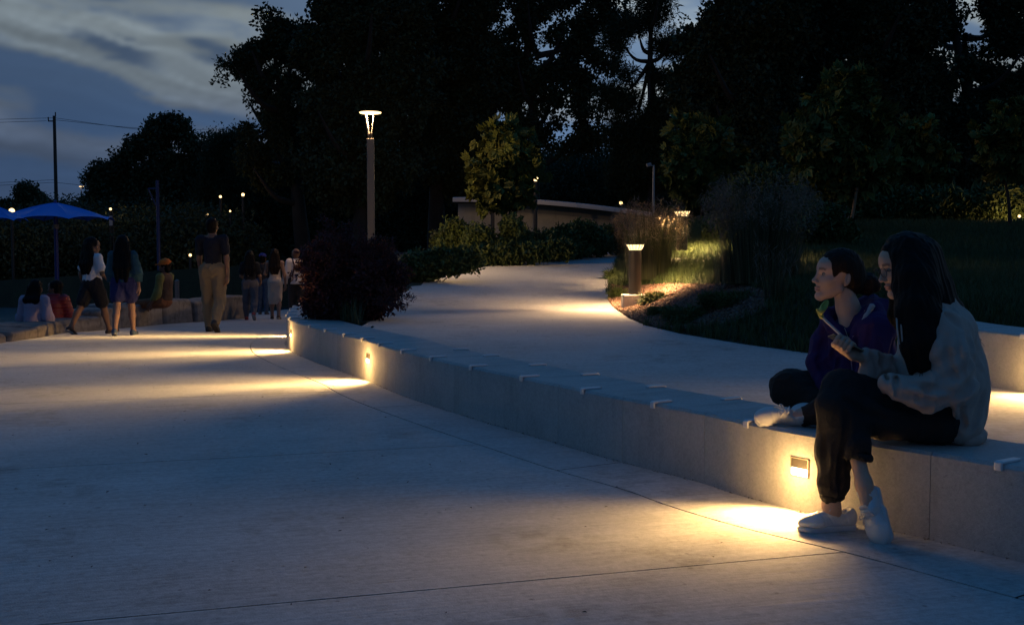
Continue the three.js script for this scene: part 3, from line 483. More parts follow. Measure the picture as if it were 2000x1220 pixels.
[[1710, 425, 60], [1790, 418, 64], [1870, 420, 60], [1950, 415, 66], [2030, 418, 60]].forEach(([x, y, w], i) => shrub('hedge_shrub', ['left end', 'second', 'third', 'fourth', 'right end'][i] + ' bush from the left in the hedge above the lawn', 25.5, x, [[x - 20, y - 12, w * .55, 32, 240], [x + 22, y - 4, w * .55, 34, 240], [x, y + 18, w * .8, 22, 240]], hedgeMat, { seed: 62 + i, size: 1.7, gap: .32, freq: 2.5 }));

// tall ornamental grasses
function bladeGeo(h, w, bend, seg = 4) { const pos = [], idx = []; for (let i = 0; i <= seg; i++) { const t = i / seg, x = bend * t * t, y = h * t * (1 - .12 * t * bend), k = w * (1 - t * .92) / 2; pos.push(x, y, -k, x, y, k); } for (let i = 0; i < seg; i++) { const a = i * 2; idx.push(a, a + 1, a + 2, a + 1, a + 3, a + 2); } const g = new THREE.BufferGeometry(); g.setAttribute('position', new THREE.Float32BufferAttribute(pos, 3)); g.setIndex(idx); g.computeVertexNormals(); return g; }
const reedMat = leafMat(.06, .068, .026), plumeMat = leafMat(.19, .155, .11);
function tallGrass(label, px, py, w, h, seed, n = 700) {
  const b = hit(px, py, earthY, 9); const t = thing('tall_grass', label, 'grass', b), R = rng(seed);
  const blade = bladeGeo(1, .012, .1), M = new THREE.InstancedMesh(blade, reedMat, n), plume = leafGeo(8, .05, .08, .006, seed + 3), K = new THREE.InstancedMesh(plume, plumeMat, n);
  M.name = 'blades'; K.name = 'plumes';
  for (let i = 0; i < n; i++) { const low = R() < .4, r = Math.sqrt(R()) * w * (low ? 1.25 : 1), a = R() * 6.28, lean = (r / w) * .1 * R() + .01, s = h * (.5 + .55 * Math.sqrt(R())) * (1 - .25 * (r / w) ** 2) * (low ? .62 : 1); const p = V(Math.cos(a) * r, 0, Math.sin(a) * r); ee.set(0, -a, -lean, 'YZX'); qq.setFromEuler(ee); ee.order = 'XYZ'; M.setMatrixAt(i, mm.compose(p, qq, V(s * (.5 + R()), s, 1 + R()))); const k = .6 + .8 * R(); M.setColorAt(i, tint.setRGB(k, k, k)); const tip = V(.2, .97, 0).multiplyScalar(s).applyQuaternion(qq).add(p); ee.set(R() * .6, R() * 6, R() * .6); qq.setFromEuler(ee); K.setMatrixAt(i, mm.compose(tip, qq, V(1, 2.2, 1).multiplyScalar(low ? .12 : .4 + .6 * R()))); K.setColorAt(i, tint.setRGB(k, k, k)); }
  t.add(M, K); M.castShadow = K.castShadow = true; return t;
}
tallGrass('wide clump of tall feathery grass right behind the lit bollard', 1272, 545, .36, 1.18, 71, 820);
tallGrass('second clump of tall feathery grass, right of the lit shrub', 1484, 552, .42, 1.2, 72, 980);
tallGrass('thin loose grass tuft standing at the right edge of the mulch bed', 1512, 590, .1, .6, 73, 60);


// mulch bed with pebbles and low plants
const bedPx = [[1188, 585], [1203, 606], [1230, 624], [1275, 641], [1340, 646], [1420, 636], [1500, 606], [1506, 578], [1450, 562], [1300, 556], [1195, 558]].map(([x, y]) => { const p = hit(x, y, earthY); return [p.x, -p.z]; });
const inBed = (X, d) => { let c = false; for (let i = 0, j = bedPx.length - 1; i < bedPx.length; j = i++) { const [a, b] = bedPx[i], [e, f] = bedPx[j]; if ((b > d) !== (f > d) && X < (e - a) * (d - b) / (f - b) + a) c = !c; } return c; };
{
  const xs = bedPx.map((p) => p[0]), ds = bedPx.map((p) => p[1]), x0 = Math.min(...xs), x1 = Math.max(...xs), d0 = Math.min(...ds), d1 = Math.max(...ds), pos = [], R = rng(81), c = .06;
  for (let X = x0; X < x1; X += c) for (let d = d0; d < d1; d += c) if (inBed(X + c / 2, d + c / 2)) { const q = (a, b) => [a, earthY(a, b) + .012, -b]; pos.push(...q(X, d), ...q(X + c, d), ...q(X + c, d + c), ...q(X, d), ...q(X + c, d + c), ...q(X, d + c)); }
  const g = new THREE.BufferGeometry(); g.setAttribute('position', new THREE.Float32BufferAttribute(pos, 3)); g.computeVertexNormals(); ground('mulch_bed', g, std(.1, .07, .055, .95));
  const chip = new THREE.IcosahedronGeometry(.014, 0).scale(1.3, .6, 1), spots = [];
  while (spots.length < 9000) { const X = lerp(x0, x1, R()), d = lerp(d0, d1, R()); if (inBed(X, d)) spots.push(V(X, earthY(X, d) + .016 + .006 * R(), -d)); }
  tag(scatter(scene, 'bark_chips', chip, std(.19, .11, .075, .9), spots, 1, 82, 1), 'reddish bark chips and gravel covering the bed round the bollard', 'mulch', null, 'stuff');
}
const goldMat = hedgeMat;
function lowPlant(label, px, py, w, n, mat, seed, h = .2) { const p = hit(px, py, earthY), t = thing('low_plant', label, 'plant', p), R = rng(seed), spots = []; const tuft = leafGeo(44, .05, h * .34, .009, seed, -1.2); for (let i = 0; i < n; i++) { const a = R() * 6.28, r = Math.sqrt(R()) * w; spots.push(V(Math.cos(a) * r, .03 + h * .3 * R() * (1 - r / w * .6), Math.sin(a) * r * .7)); } scatter(t, 'leaves', tuft, mat, spots, 1, seed + 1, .6, true); part(t, 'root_stock', new THREE.ConeGeometry(w * .3, .06, 7).translate(0, .02, 0), bark); return t; }
lowPlant('yellow-lit low plant touching the bollard base on its right', 1278, 592, .16, 40, goldMat, 91, .18);
lowPlant('low dark tuft right of the bollard base, nearest the walk', 1292, 615, .14, 30, hedgeMat, 92, .13);
lowPlant('wide dark low cushion plant in front of the mulch bed', 1350, 622, .3, 90, hedgeMat, 93, .2);
lowPlant('small dark tuft in front of the wide cushion plant', 1338, 634, .16, 40, hedgeMat, 94, .14);
lowPlant('golden low plant at the back right of the mulch bed', 1425, 594, .3, 80, goldMat, 95, .2);
lowPlant('small leafy weed left of the bollard at the edge of the walk', 1208, 582, .1, 22, goldMat, 96, .3);
lowPlant('thin budding weed left of the bollard, against the walk', 1194, 545, .05, 9, hedgeMat, 97, .4);
{ // grass: short blades over the lawn, thickest where it is near
  const R = rng(101), tuft = (() => { const l = []; for (let i = 0; i < 9; i++) { const g = bladeGeo(.05 + .05 * R(), .006, .02 + .03 * R(), 2); g.rotateY(R() * 6.28); g.translate((R() - .5) * .07, 0, (R() - .5) * .07); l.push(g.toNonIndexed()); } return mergeGeometries(l); })();
  const spots = [];
  while (spots.length < 42000) { const d = 7.4 + 17 * Math.pow(R(), 1.4), X = R() * 12.5; if (X > .47 * d + 1) continue; if (X < walkRight(d) + .015 || inBed(X, d) || (d < 8.6 && d < 8.9 - (X - 3) * .2)) continue; const p = V(X, earthY(X, d), -d); spots.push(p); }
  tag(scatter(scene, 'lawn_grass', tuft, leafMat(.06, .09, .024), spots, 1.15, 102, .7, true), 'dark mown grass of the lawn on the right', 'grass', null, 'stuff');
  const edge = []; for (let i = 0; i < 2600; i++) { const d = 11.6 + R() * 3.6, X = alongD(leftEdge, d) - .02 - Math.abs(R() + R() - 1) * 1.1; edge.push(V(X, earthY(X, d) + .01, -d)); }
  tag(scatter(scene, 'planter_grass', bladeGeo(.16, .008, .06, 3), leafMat(.05, .06, .02), edge, 1.3, 103, .7, true), 'thin grass under the red shrub beside the raised walk', 'grass', null, 'stuff');
}
{ // fallen leaves and crumbs on the paving
  const R = rng(111), leaf = new THREE.BufferGeometry().setFromPoints([V(-.012, 0, 0), V(0, .004, .007), V(.014, .001, 0), V(-.012, 0, 0), V(.014, .001, 0), V(0, .003, -.006)]); leaf.computeVertexNormals(); const spots = [];
  for (let i = 0; i < 420; i++) { const d = 3.2 + 11 * R(), X = -6 + 9 * R(), s = seatLine.near(X, d), q = seatLine.at(s), t = seatLine.tan(s), o = (X - q[0]) * -t[1] + (d - q[1]) * t[0]; if (o > .02) spots.push(V(X, plazaY(X, d) + .006, -d)); }
  for (let i = 0; i < 520; i++) { const s = 3 + R() * 14, q = seatLine.off(s, .008 + .035 * R() * R()); spots.push(V(q[0], plazaY(q[0], q[1]) + .006, -q[1])); }
  for (let i = 0; i < 130; i++) { const d = 7 + 12 * R(), X = lerp(walkLeft(d) + .2, Math.min(4, walkRight(d)), R()); spots.push(V(X, walkY(d) + .006, -d)); }
  const m = new THREE.InstancedMesh(leaf, leafMat(.05, .035, .02), spots.length); m.name = 'fallen_leaves';
  spots.forEach((p, i) => { ee.set((R() - .5) * .3, R() * 6.28, (R() - .5) * .3); qq.setFromEuler(ee); const s = i < 420 ? .35 + .6 * R() : .3 + .35 * R(); m.setMatrixAt(i, mm.compose(p, qq, V(s, s, s))); }); scene.add(m); tag(m, 'small dry leaves and crumbs strewn over the paving', 'leaves', null, 'stuff');
}

// ================================================================ LAMPS, POLES, UMBRELLAS, PAVILION
function bollard(label, px, py, total, dFix) {
  const p = dFix ? P(px, py, dFix) : hit(px, py, earthY); p.y = earthY(p.x, -p.z); const k = total, o = thing('bollard_lamp', label, 'bollard lamp', p);
  const base = new RoundedBoxGeometry(.34, .2, .3, 3, .018); base.translate(0, dFix ? -.06 : .06, 0); part(o, 'concrete_base', base, castConcrete);
  part(o, 'post', new THREE.CylinderGeometry(.083, .083, k - .3, 28).translate(0, .16 + (k - .3) / 2, 0), darkMetal);
  const y = k - .14;
  part(o, 'lens', new THREE.LatheGeometry([[.078, 0], [.086, .012], [.118, .07], [.06, .07]].map(([x, h]) => new THREE.Vector2(x, y + h)), 32), glowOf([1, .66, .3], 2.8));
  const ribs = []; for (let i = 0; i < 16; i++) { const a = i / 16 * 6.283, g = new THREE.BoxGeometry(.006, .074, .006); g.rotateX(.45); g.translate(0, y + .038, .108); g.rotateY(a); ribs.push(g); } part(o, 'rib', merge(ribs), darkMetal);
  part(o, 'cap', new THREE.CylinderGeometry(.128, .128, .012, 32).translate(0, y + .078, 0), darkMetal);
for (let k = 0; k < 4; k++) { const a = .6 + k * Math.PI / 2, c = Math.cos(a), n = Math.sin(a), l = new THREE.SpotLight(AMBER, BOLLARD_POWER, 0, .86, .8, 2); l.position.set(c * .1, y + .045, n * .1); l.target.position.set(c * 1.1, y + .045 - 1.2, n * 1.1); l.shadow.radius = 2; l.castShadow = true; l.name = 'bollard'; o.add(l, l.target); }
  return o;
}
bollard('glowing bollard lamp on a concrete block beside the raised walk', 1240, 598, .88);
bollard('second glowing bollard lamp farther up, showing above the tall grass', 1332, 515, .82, 17.4);

function ringLamp(label, px, topPx, d, power, baseY) { // post-top lamp: thin disc carried on two slanting struts
  const top = P(px, topPx, d), b = V(top.x, baseY ?? earthY(top.x, d), -d), h = top.y - b.y, o = thing('street_lamp', label, 'street lamp', b);
  part(o, 'pole', new RoundedBoxGeometry(.15, h - .56, .15, 2, .012).translate(0, (h - .56) / 2, 0), std(.2, .18, .16, .55, { metalness: .2 }));
  part(o, 'collar', new THREE.CylinderGeometry(.05, .05, .1, 16).translate(0, h - .51, 0), darkMetal);
  part(o, 'strut', tube([V(-.03, h - .5, 0), V(-.1, h - .03, 0)], .024, .024, 2, 8), std(.5, .45, .4, .5)); part(o, 'strut', tube([V(.02, h - .5, 0), V(.075, h - .03, 0)], .011, .011, 2, 8), std(.5, .45, .4, .5));
  part(o, 'disc', new THREE.CylinderGeometry(.232, .232, .026, 32).translate(0, h + .012, 0), darkMetal);
  part(o, 'lens', new THREE.LatheGeometry([[.0, -.022], [.17, -.02], [.225, -.014], [.236, -.005], [.236, .01], [.225, .013]].map(([x, y]) => new THREE.Vector2(x, h + y)), 40), postGlow);
  if (power) { const l = new THREE.PointLight(AMBER, power, 0, 2); l.position.set(0, h - .06, 0); l.shadow.radius = 5; l.castShadow = true; l.name = 'post_lamp'; o.add(l); }
  return o;
}
ringLamp('lit street lamp on a tall square pole behind the red shrub', 723, 220, 25, POST_POWER, .1);
ringLamp('tiny distant lamp on a mast above the trees left of the round tree', 158, 364, 120, 0, -.5);
function globeLamp(label, px, py, d, r, power) { const c = P(px, py, d), b = V(c.x, earthY(c.x, d), c.z), h = Math.max(.4, c.y - b.y), o = thing('path_lamp', label, 'path lamp', V(c.x, c.y - h, c.z)); part(o, 'post', new THREE.CylinderGeometry(.05, .06, h - r, 12).translate(0, (h - r) / 2, 0), darkMetal); part(o, 'globe', new THREE.SphereGeometry(r, 16, 12).translate(0, h, 0), postGlow); if (power) { const l = new THREE.PointLight(AMBER, power, 0, 2); l.position.set(0, h, 0); l.castShadow = true; l.name = 'globe'; o.add(l); } return o; }
globeLamp('small distant lamp glowing through the left of the lit young tree', 962, 329, 33, .07, 1.5);
globeLamp('small distant lamp glowing right of the lit young tree', 1046, 348, 33, .085, 2);
globeLamp('distant lamp just right of the open blue umbrella', 215, 408, 42.5, .045, .4);
globeLamp('low path lamp glowing left of the man in khaki trousers', 371, 498, 40.5, .05, .2);
globeLamp('low warm lamp half hidden in the leaves at the right of the red shrub', 795, 510, 20.2, .035, 7);
globeLamp('distant pin-point lamp above the pavilion roof', 1213, 396, 52, .07, 0);
globeLamp('left one of two warm floodlights shining through the trees above the walking man', 430, 384, 44.5, .05, .15);
globeLamp('right one of two warm floodlights shining through the trees above the walking man', 474, 380, 44.5, .06, .15);
globeLamp('pin-point lamp in the leaves just above the head of the man in khaki trousers', 405, 419, 44, .03, 0);
globeLamp('pin-point lamp in the leaves right above the man in khaki trousers', 449, 412, 44, .035, 0);
globeLamp('lamp across the water hidden behind the cut-off umbrella, mirrored in the pond', 22, 412, 40.5, .1, .5);
globeLamp('warm lamp low behind the hedge at the right edge of the lawn', 1992, 422, 24.5, .03, 1.6);
{ // floodlight post without light, bluish
  const c = P(1277, 322, 33), b = V(c.x, earthY(c.x, 33), c.z), h = c.y - b.y, o = thing('floodlight_post', 'slim pale post with a small unlit floodlight at the right end of the pavilion', 'post', b), m = std(.3, .32, .34, .5, { metalness: .5 });
  part(o, 'pole', new THREE.CylinderGeometry(.03, .045, h, 12).translate(0, h / 2, 0), m); part(o, 'arm', new THREE.BoxGeometry(.12, .03, .03).translate(-.06, h - .02, 0), m); part(o, 'lamp_head', new RoundedBoxGeometry(.14, .1, .12, 2, .02).rotateZ(.25).translate(-.14, h, 0), m);
}
// wooden utility pole with wires
{
  const d = 92, t = P(105, 226, d), b = V(t.x, -.8, t.z), h = t.y - b.y, o = thing('utility_pole', 'tall wooden utility pole carrying wires, behind the blue umbrella', 'utility pole', b), w = new THREE.MeshStandardMaterial({ map: barkTex, color: new THREE.Color().setRGB(1.6, 1.4, 1.3), roughness: .9 });
  part(o, 'pole', tube([V(0, -.5, 0), V(0, h, 0)], .17, .12, 2, 12), w);
  part(o, 'bracket', new THREE.BoxGeometry(.52, .09, .09).translate(-.24, h - .42, 0), darkMetal); part(o, 'insulator', new THREE.CylinderGeometry(.05, .05, .3, 8).translate(-.48, h - .25, 0), darkMetal); part(o, 'insulator', new THREE.CylinderGeometry(.05, .05, .34, 8).translate(.1, h + .12, 0), darkMetal);
  const wires = [[[-700, 232], [105, 230], 1], [[-700, 240], [90, 236], 1], [[105, 230], [470, 262], 1], [[105, 234], [470, 252], 1], [[-700, 380], [105, 356], 1], [[105, 356], [400, 366], 1], [[-700, 372], [105, 351], 1]];
  wires.forEach(([a, c, s], i) => { const A = P(a[0], a[1], d + .2), C = P(c[0], c[1], d + (i > 1 && i < 4 ? 6 : .2)), M = A.clone().lerp(C, .5); M.y -= .35; const wire = part(scene, 'overhead_wire', tube([A, M, C], .016, .016, 16, 5), std(.02, .02, .02, .7)); tag(wire, ['upper wire running left from the top of the utility pole', 'second wire running left from the top of the utility pole', 'lower wire running right from the pole top to the trees', 'upper wire running right from the pole top to the trees', 'thick low cable running left from the utility pole', 'thick low cable running right from the utility pole to the trees', 'thin low cable above the thick one, left of the pole'][i], 'wire'); });
}
// dark blue post with triangular bracket
{
  const d = 41, b = P(309, 478, d); b.y = -.8; const t = P(309, 352, d), h = t.y - b.y, o = thing('blue_post', 'dark blue post with a slanting bracket among the far trees', 'post', b), m = std(.03, .045, .14, .5);
  part(o, 'pole', new THREE.CylinderGeometry(.06, .07, h, 14).translate(0, h / 2, 0), m); part(o, 'bracket', tube([V(-.34, h - .3, 0), V(.02, h - .3, 0)], .03, .03, 2, 6), m); part(o, 'brace', tube([V(-.34, h - .3, 0), V(-.02, h - 1.0, 0)], .025, .025, 2, 6), m);
}
{ const p = P(216, 431, 42); const o = thing('hanging_sign', 'small pale lit box sign right of the blue umbrella edge', 'sign', p); part(o, 'panel', new RoundedBoxGeometry(.13, .36, .04, 2, .01), std(.55, .45, .4, .6)); part(o, 'pole', new THREE.CylinderGeometry(.025, .03, 2.6, 8).translate(.08, -.9, 0), darkMetal); part(o, 'arm', new THREE.BoxGeometry(.1, .02, .02).translate(.04, .17, 0), darkMetal); }
{ const p = P(344, 489, 38); p.y = -.85; const o = thing('marker_post', 'short pale post on the far bank left of the walking man', 'post', p); part(o, 'post', new RoundedBoxGeometry(.13, .85, .13, 2, .02).translate(0, .42, 0), std(.3, .22, .18, .8)); part(o, 'cap', new THREE.ConeGeometry(.1, .06, 4).rotateY(.785).translate(0, .88, 0), std(.3, .22, .18, .8)); }

// blue umbrellas with scalloped canopies
function umbrella(label, apexPx, apexPy, rimPy, halfPx, d, turn) {
  const a = P(apexPx, apexPy, d), r = halfPx / scaleAt(d), drop = (rimPy - apexPy) / scaleAt(d), o = thing('beach_umbrella', label, 'umbrella', V(a.x, -1.6, a.z)), h = a.y + 1.6, N = 8, cloth = std(.018, .17, .72, .55, { side: THREE.DoubleSide }), pm = std(.012, .03, .2, .4);
  const pt = (t, ang) => { const f = ang / (Math.PI * 2) * N, k = Math.abs((f % 1) - .5) * 2, seam = Math.pow(k, 3), rr = r * t * (1 - .07 * (1 - seam) * t); return V(Math.cos(ang + turn) * rr, h - drop * (.55 * t + .45 * t * t) - (1 - seam) * .05 * Math.sin(Math.PI * Math.min(1, t)) + (1 - seam) * .16 * drop * Math.pow(t, 5) , Math.sin(ang + turn) * rr); };
  for (let k = 0; k < N; k++) part(o, 'canopy_panel', grid(8, 12, (i, j) => pt(j / 12, (k + i / 8) / N * Math.PI * 2)), cloth);
  const ribs = []; for (let k = 0; k < N; k++) ribs.push(tube([V(0, h - .02, 0), pt(.5, k / N * 6.2832).add(V(0, -.015, 0)), pt(1, k / N * 6.2832).add(V(0, -.015, 0))], .014, .01, 8, 5)); part(o, 'ribs', merge(ribs), pm);
  part(o, 'pole', new THREE.CylinderGeometry(.055, .06, h, 14).translate(0, h / 2, 0), pm); part(o, 'finial', new THREE.SphereGeometry(.045, 12, 8).translate(0, h + .02, 0), pm); part(o, 'collar', new THREE.CylinderGeometry(.085, .085, .12, 14).translate(0, h - drop - .18, 0), std(.25, .22, .18, .5));
  return o;
}
umbrella('open bright blue umbrella on a blue pole beyond the seated couple', 107, 395, 429, 112, 31, .2);
umbrella('blue umbrella cut off by the left edge of the picture', -22, 398, 431, 70, 28, .5);

// low pavilion with a curved flat roof
{
  const d = 37, g = (px, py, dd) => P(px, py, dd), o = thing('pavilion', 'low grey pavilion with a thin curved flat roof behind the shrubs', 'pavilion', g(1070, 440, d)), B = o.position;
  const roofM = std(.42, .42, .42, .7), wallM = new THREE.MeshStandardMaterial({ map: castColor, roughness: .85 });
  const eaves = (t) => { const px = lerp(884, 1275, t), py = 386 + 30 * Math.pow(t, 1.7) - 8 * Math.sin(t * 3.1) * .3; return g(px, py, lerp(36.2, 36.8, t) - .6 * Math.sin(t * 3.14)); };
  part(o, 'roof', grid(30, 4, (i, j) => { const p = eaves(i / 30).sub(B); const [dy, dz] = [[0, 0], [.13, 0], [.15, -.06], [.3, -4.5], [.0, -4.5]][j]; return V(p.x, p.y - .13 + dy, p.z + dz); }), roofM);
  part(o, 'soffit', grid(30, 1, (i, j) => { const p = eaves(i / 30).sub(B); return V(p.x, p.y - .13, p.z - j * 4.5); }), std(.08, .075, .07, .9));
  for (let k = 0; k < 3; k++) { const a = k / 3, b = (k + 1) / 3; part(o, 'wall', grid(8, 1, (i, j) => { const t = lerp(a, b, i / 8) * .98 + .01, p = eaves(t).sub(B); return V(p.x + .05, j ? p.y - .14 : -1.6, p.z - 1.15); }, (p) => [p.x / 2, p.y / 2]), wallM); }
  part(o, 'wall', grid(1, 1, (i, j) => { const p = eaves(.01).sub(B); return V(p.x + .05, j ? p.y - .14 : -1.6, p.z - 1.15 - i * 3); }), wallM);
}
// statue-like boulder sign on the lawn
{ const p = hit(1640, 452, earthY), o = thing('covered_bin', 'small blue-grey covered object standing below the staked young tree', 'bin', p), m = std(.1, .13, .16, .7); part(o, 'body', new THREE.LatheGeometry([[.001, 0], [.16, 0], [.19, .1], [.17, .34], [.12, .46], [.001, .5]].map(([x, y]) => new THREE.Vector2(x, y)), 20), m); part(o, 'lid', new THREE.SphereGeometry(.13, 16, 8, 0, 6.3, 0, 1.5).scale(1, .6, 1).translate(.03, .44, 0), m); }

// ================================================================ PEOPLE: fields of joined tapered limbs, meshed smoothly
class Field {
  constructor(k = .02) { this.k = k; this.L = []; }
  cap(a, b, ra, rb = ra, o = {}) { const c = a.clone().add(b).multiplyScalar(.5); this.L.push({ t: 0, ax: a.x, ay: a.y, az: a.z, dx: b.x - a.x, dy: b.y - a.y, dz: b.z - a.z, q: Math.max(1e-9, a.distanceToSquared(b)), ra, rb, cx: c.x, cy: c.y, cz: c.z, R: a.distanceTo(b) / 2 + Math.max(ra, rb), k: o.k ?? this.k, cut: o.cut }); return this; }
  chain(pts, rs, o) { for (let i = 0; i + 1 < pts.length; i++) this.cap(pts[i], pts[i + 1], rs[i], rs[i + 1], o); return this; }
  ell(c, r, rot, o = {}) { const m = (rot ? new THREE.Matrix3().setFromMatrix4(rot) : new THREE.Matrix3()).elements; this.L.push({ t: 1, cx: c.x, cy: c.y, cz: c.z, r: r.x, s: r.y, u: r.z, m, R: Math.max(r.x, r.y, r.z), k: o.k ?? this.k, cut: o.cut }); return this; }
  box(c, h, rot, round = .01, o = {}) { const m = (rot ? new THREE.Matrix3().setFromMatrix4(rot) : new THREE.Matrix3()).elements; this.L.push({ t: 2, cx: c.x, cy: c.y, cz: c.z, r: h.x - round, s: h.y - round, u: h.z - round, w: round, m, R: h.length(), k: o.k ?? this.k, cut: o.cut }); return this; }
  at(x, y, z, L = this.L) {
    let d = 1;
    for (let i = 0; i < L.length; i++) {
      const p = L[i]; let e;
      if (p.t === 0) { const px = x - p.ax, py = y - p.ay, pz = z - p.az; let t = (px * p.dx + py * p.dy + pz * p.dz) / p.q; t = t < 0 ? 0 : t > 1 ? 1 : t; const ex = px - p.dx * t, ey = py - p.dy * t, ez = pz - p.dz * t; e = Math.sqrt(ex * ex + ey * ey + ez * ez) - p.ra - (p.rb - p.ra) * t; }
      else { const X = x - p.cx, Y = y - p.cy, Z = z - p.cz, m = p.m, a = m[0] * X + m[1] * Y + m[2] * Z, b = m[3] * X + m[4] * Y + m[5] * Z, c = m[6] * X + m[7] * Y + m[8] * Z;
        if (p.t === 1) { const k0 = Math.sqrt((a / p.r) ** 2 + (b / p.s) ** 2 + (c / p.u) ** 2), k1 = Math.sqrt((a / p.r / p.r) ** 2 + (b / p.s / p.s) ** 2 + (c / p.u / p.u) ** 2); e = k1 < 1e-6 ? -Math.min(p.r, p.s, p.u) : k0 * (k0 - 1) / k1; }
        else { const qa = Math.abs(a) - p.r, qb = Math.abs(b) - p.s, qc = Math.abs(c) - p.u; e = Math.sqrt(Math.max(qa, 0) ** 2 + Math.max(qb, 0) ** 2 + Math.max(qc, 0) ** 2) + Math.min(Math.max(qa, qb, qc), 0) - p.w; } }
      const k = p.k;
      if (p.cut) { const v = -e, h = Math.max(0, k - Math.abs(d - v)) / k; d = Math.max(d, v) + h * h * k * .25; }
      else { const h = Math.max(0, k - Math.abs(d - e)) / k; d = Math.min(d, e) - h * h * k * .25; }
    }
    return d;
  }
}
function mesh(F, cell, o = {}) { // surface nets over the field; o.disp(x, y, z) adds to the distance, o.color(x, y, z) gives vertex colours, o.clip(x,y,z) cuts
  let lo = V(1e9, 1e9, 1e9), hi = V(-1e9, -1e9, -1e9);
  for (const p of F.L) if (!p.cut) { lo.min(V(p.cx - p.R, p.cy - p.R, p.cz - p.R)); hi.max(V(p.cx + p.R, p.cy + p.R, p.cz + p.R)); }
  lo.subScalar(cell * 2 + .02); hi.addScalar(cell * 2 + .02);
  const nx = Math.ceil((hi.x - lo.x) / cell) + 1, ny = Math.ceil((hi.y - lo.y) / cell) + 1, nz = Math.ceil((hi.z - lo.z) / cell) + 1, val = new Float32Array(nx * ny * nz).fill(1), B = 8, rad = B * cell * .87 + cell;
  const I = (i, j, k) => (k * ny + j) * nx + i;
  const blocks = [];
  for (let bk = 0; bk < nz; bk += B) for (let bj = 0; bj < ny; bj += B) for (let bi = 0; bi < nx; bi += B) {
    const x = lo.x + (bi + B / 2) * cell, y = lo.y + (bj + B / 2) * cell, z = lo.z + (bk + B / 2) * cell, near = [];
    for (const p of F.L) { const dd = Math.hypot(x - p.cx, y - p.cy, z - p.cz) - p.R; if (dd < rad + p.k + (o.pad ?? .02)) near.push(p); }
    if (!near.some((p) => !p.cut)) continue;
    const c = F.at(x, y, z, near); if (Math.abs(c) > rad * 1.6 + .06) { if (c < 0) for (let k = bk; k < Math.min(nz, bk + B); k++) for (let j = bj; j < Math.min(ny, bj + B); j++) for (let i = bi; i < Math.min(nx, bi + B); i++) val[I(i, j, k)] = -1; if (c > 0 || true) { if (Math.abs(c) > rad * 1.6 + .06) continue; } }
    for (let k = bk; k < Math.min(nz, bk + B); k++) for (let j = bj; j < Math.min(ny, bj + B); j++) for (let i = bi; i < Math.min(nx, bi + B); i++) {
      const X = lo.x + i * cell, Y = lo.y + j * cell, Z = lo.z + k * cell; let d = F.at(X, Y, Z, near);
      if (o.disp && Math.abs(d) < .06) d += o.disp(X, Y, Z); if (o.clip) d = Math.max(d, o.clip(X, Y, Z)); val[I(i, j, k)] = d;
    }
    blocks.push([bi, bj, bk]);
  }
  const id = new Map(), pos = [], idx = [], key = I;
  const cube = [[0, 0, 0], [1, 0, 0], [0, 1, 0], [1, 1, 0], [0, 0, 1], [1, 0, 1], [0, 1, 1], [1, 1, 1]], ed = [[0, 1], [2, 3], [4, 5], [6, 7], [0, 2], [1, 3], [4, 6], [5, 7], [0, 4], [1, 5], [2, 6], [3, 7]];
  const g = new Float32Array(8);
  for (const [bi, bj, bk] of blocks) for (let k = bk - 1; k < bk + B; k++) for (let j = bj - 1; j < bj + B; j++) for (let i = bi - 1; i < bi + B; i++) {
    if (i < 0 || j < 0 || k < 0 || i >= nx - 1 || j >= ny - 1 || k >= nz - 1) continue; const kk = key(i, j, k); if (id.has(kk)) continue;
    let m = 0; for (let c = 0; c < 8; c++) { g[c] = val[I(i + cube[c][0], j + cube[c][1], k + cube[c][2])]; if (g[c] < 0) m |= 1 << c; }
    if (m === 0 || m === 255) continue; let sx = 0, sy = 0, sz = 0, n = 0;
    for (const [a, b] of ed) { if ((g[a] < 0) === (g[b] < 0)) continue; const t = g[a] / (g[a] - g[b]); sx += cube[a][0] + (cube[b][0] - cube[a][0]) * t; sy += cube[a][1] + (cube[b][1] - cube[a][1]) * t; sz += cube[a][2] + (cube[b][2] - cube[a][2]) * t; n++; }
    id.set(kk, pos.length / 3); pos.push(lo.x + (i + sx / n) * cell, lo.y + (j + sy / n) * cell, lo.z + (k + sz / n) * cell);
  }
  const quad = (a, b, c, d, flip) => { const A = id.get(a), B2 = id.get(b), C = id.get(c), D = id.get(d); if (A === undefined || B2 === undefined || C === undefined || D === undefined) return; if (flip) idx.push(A, C, B2, A, D, C); else idx.push(A, B2, C, A, C, D); };
  for (const kk of id.keys()) {
    const i = kk % nx, j = Math.floor(kk / nx) % ny, k = Math.floor(kk / nx / ny), v = val[kk] < 0;
    if (j > 0 && k > 0 && v !== (val[I(i + 1, j, k)] < 0)) quad(key(i, j - 1, k - 1), key(i, j, k - 1), key(i, j, k), key(i, j - 1, k), !v);
    if (i > 0 && k > 0 && v !== (val[I(i, j + 1, k)] < 0)) quad(key(i - 1, j, k - 1), key(i - 1, j, k), key(i, j, k), key(i, j, k - 1), !v);
    if (i > 0 && j > 0 && v !== (val[I(i, j, k + 1)] < 0)) quad(key(i - 1, j - 1, k), key(i, j - 1, k), key(i, j, k), key(i - 1, j, k), !v);
  }
  const G = new THREE.BufferGeometry(); G.setAttribute('position', new THREE.Float32BufferAttribute(pos, 3));
  const uv = new Float32Array(pos.length / 3 * 2); for (let i = 0; i < pos.length / 3; i++) { uv[i * 2] = (pos[i * 3] + pos[i * 3 + 2]) * 2; uv[i * 2 + 1] = pos[i * 3 + 1] * 2; } G.setAttribute('uv', new THREE.BufferAttribute(uv, 2));
  G.setIndex(idx); G.computeVertexNormals();
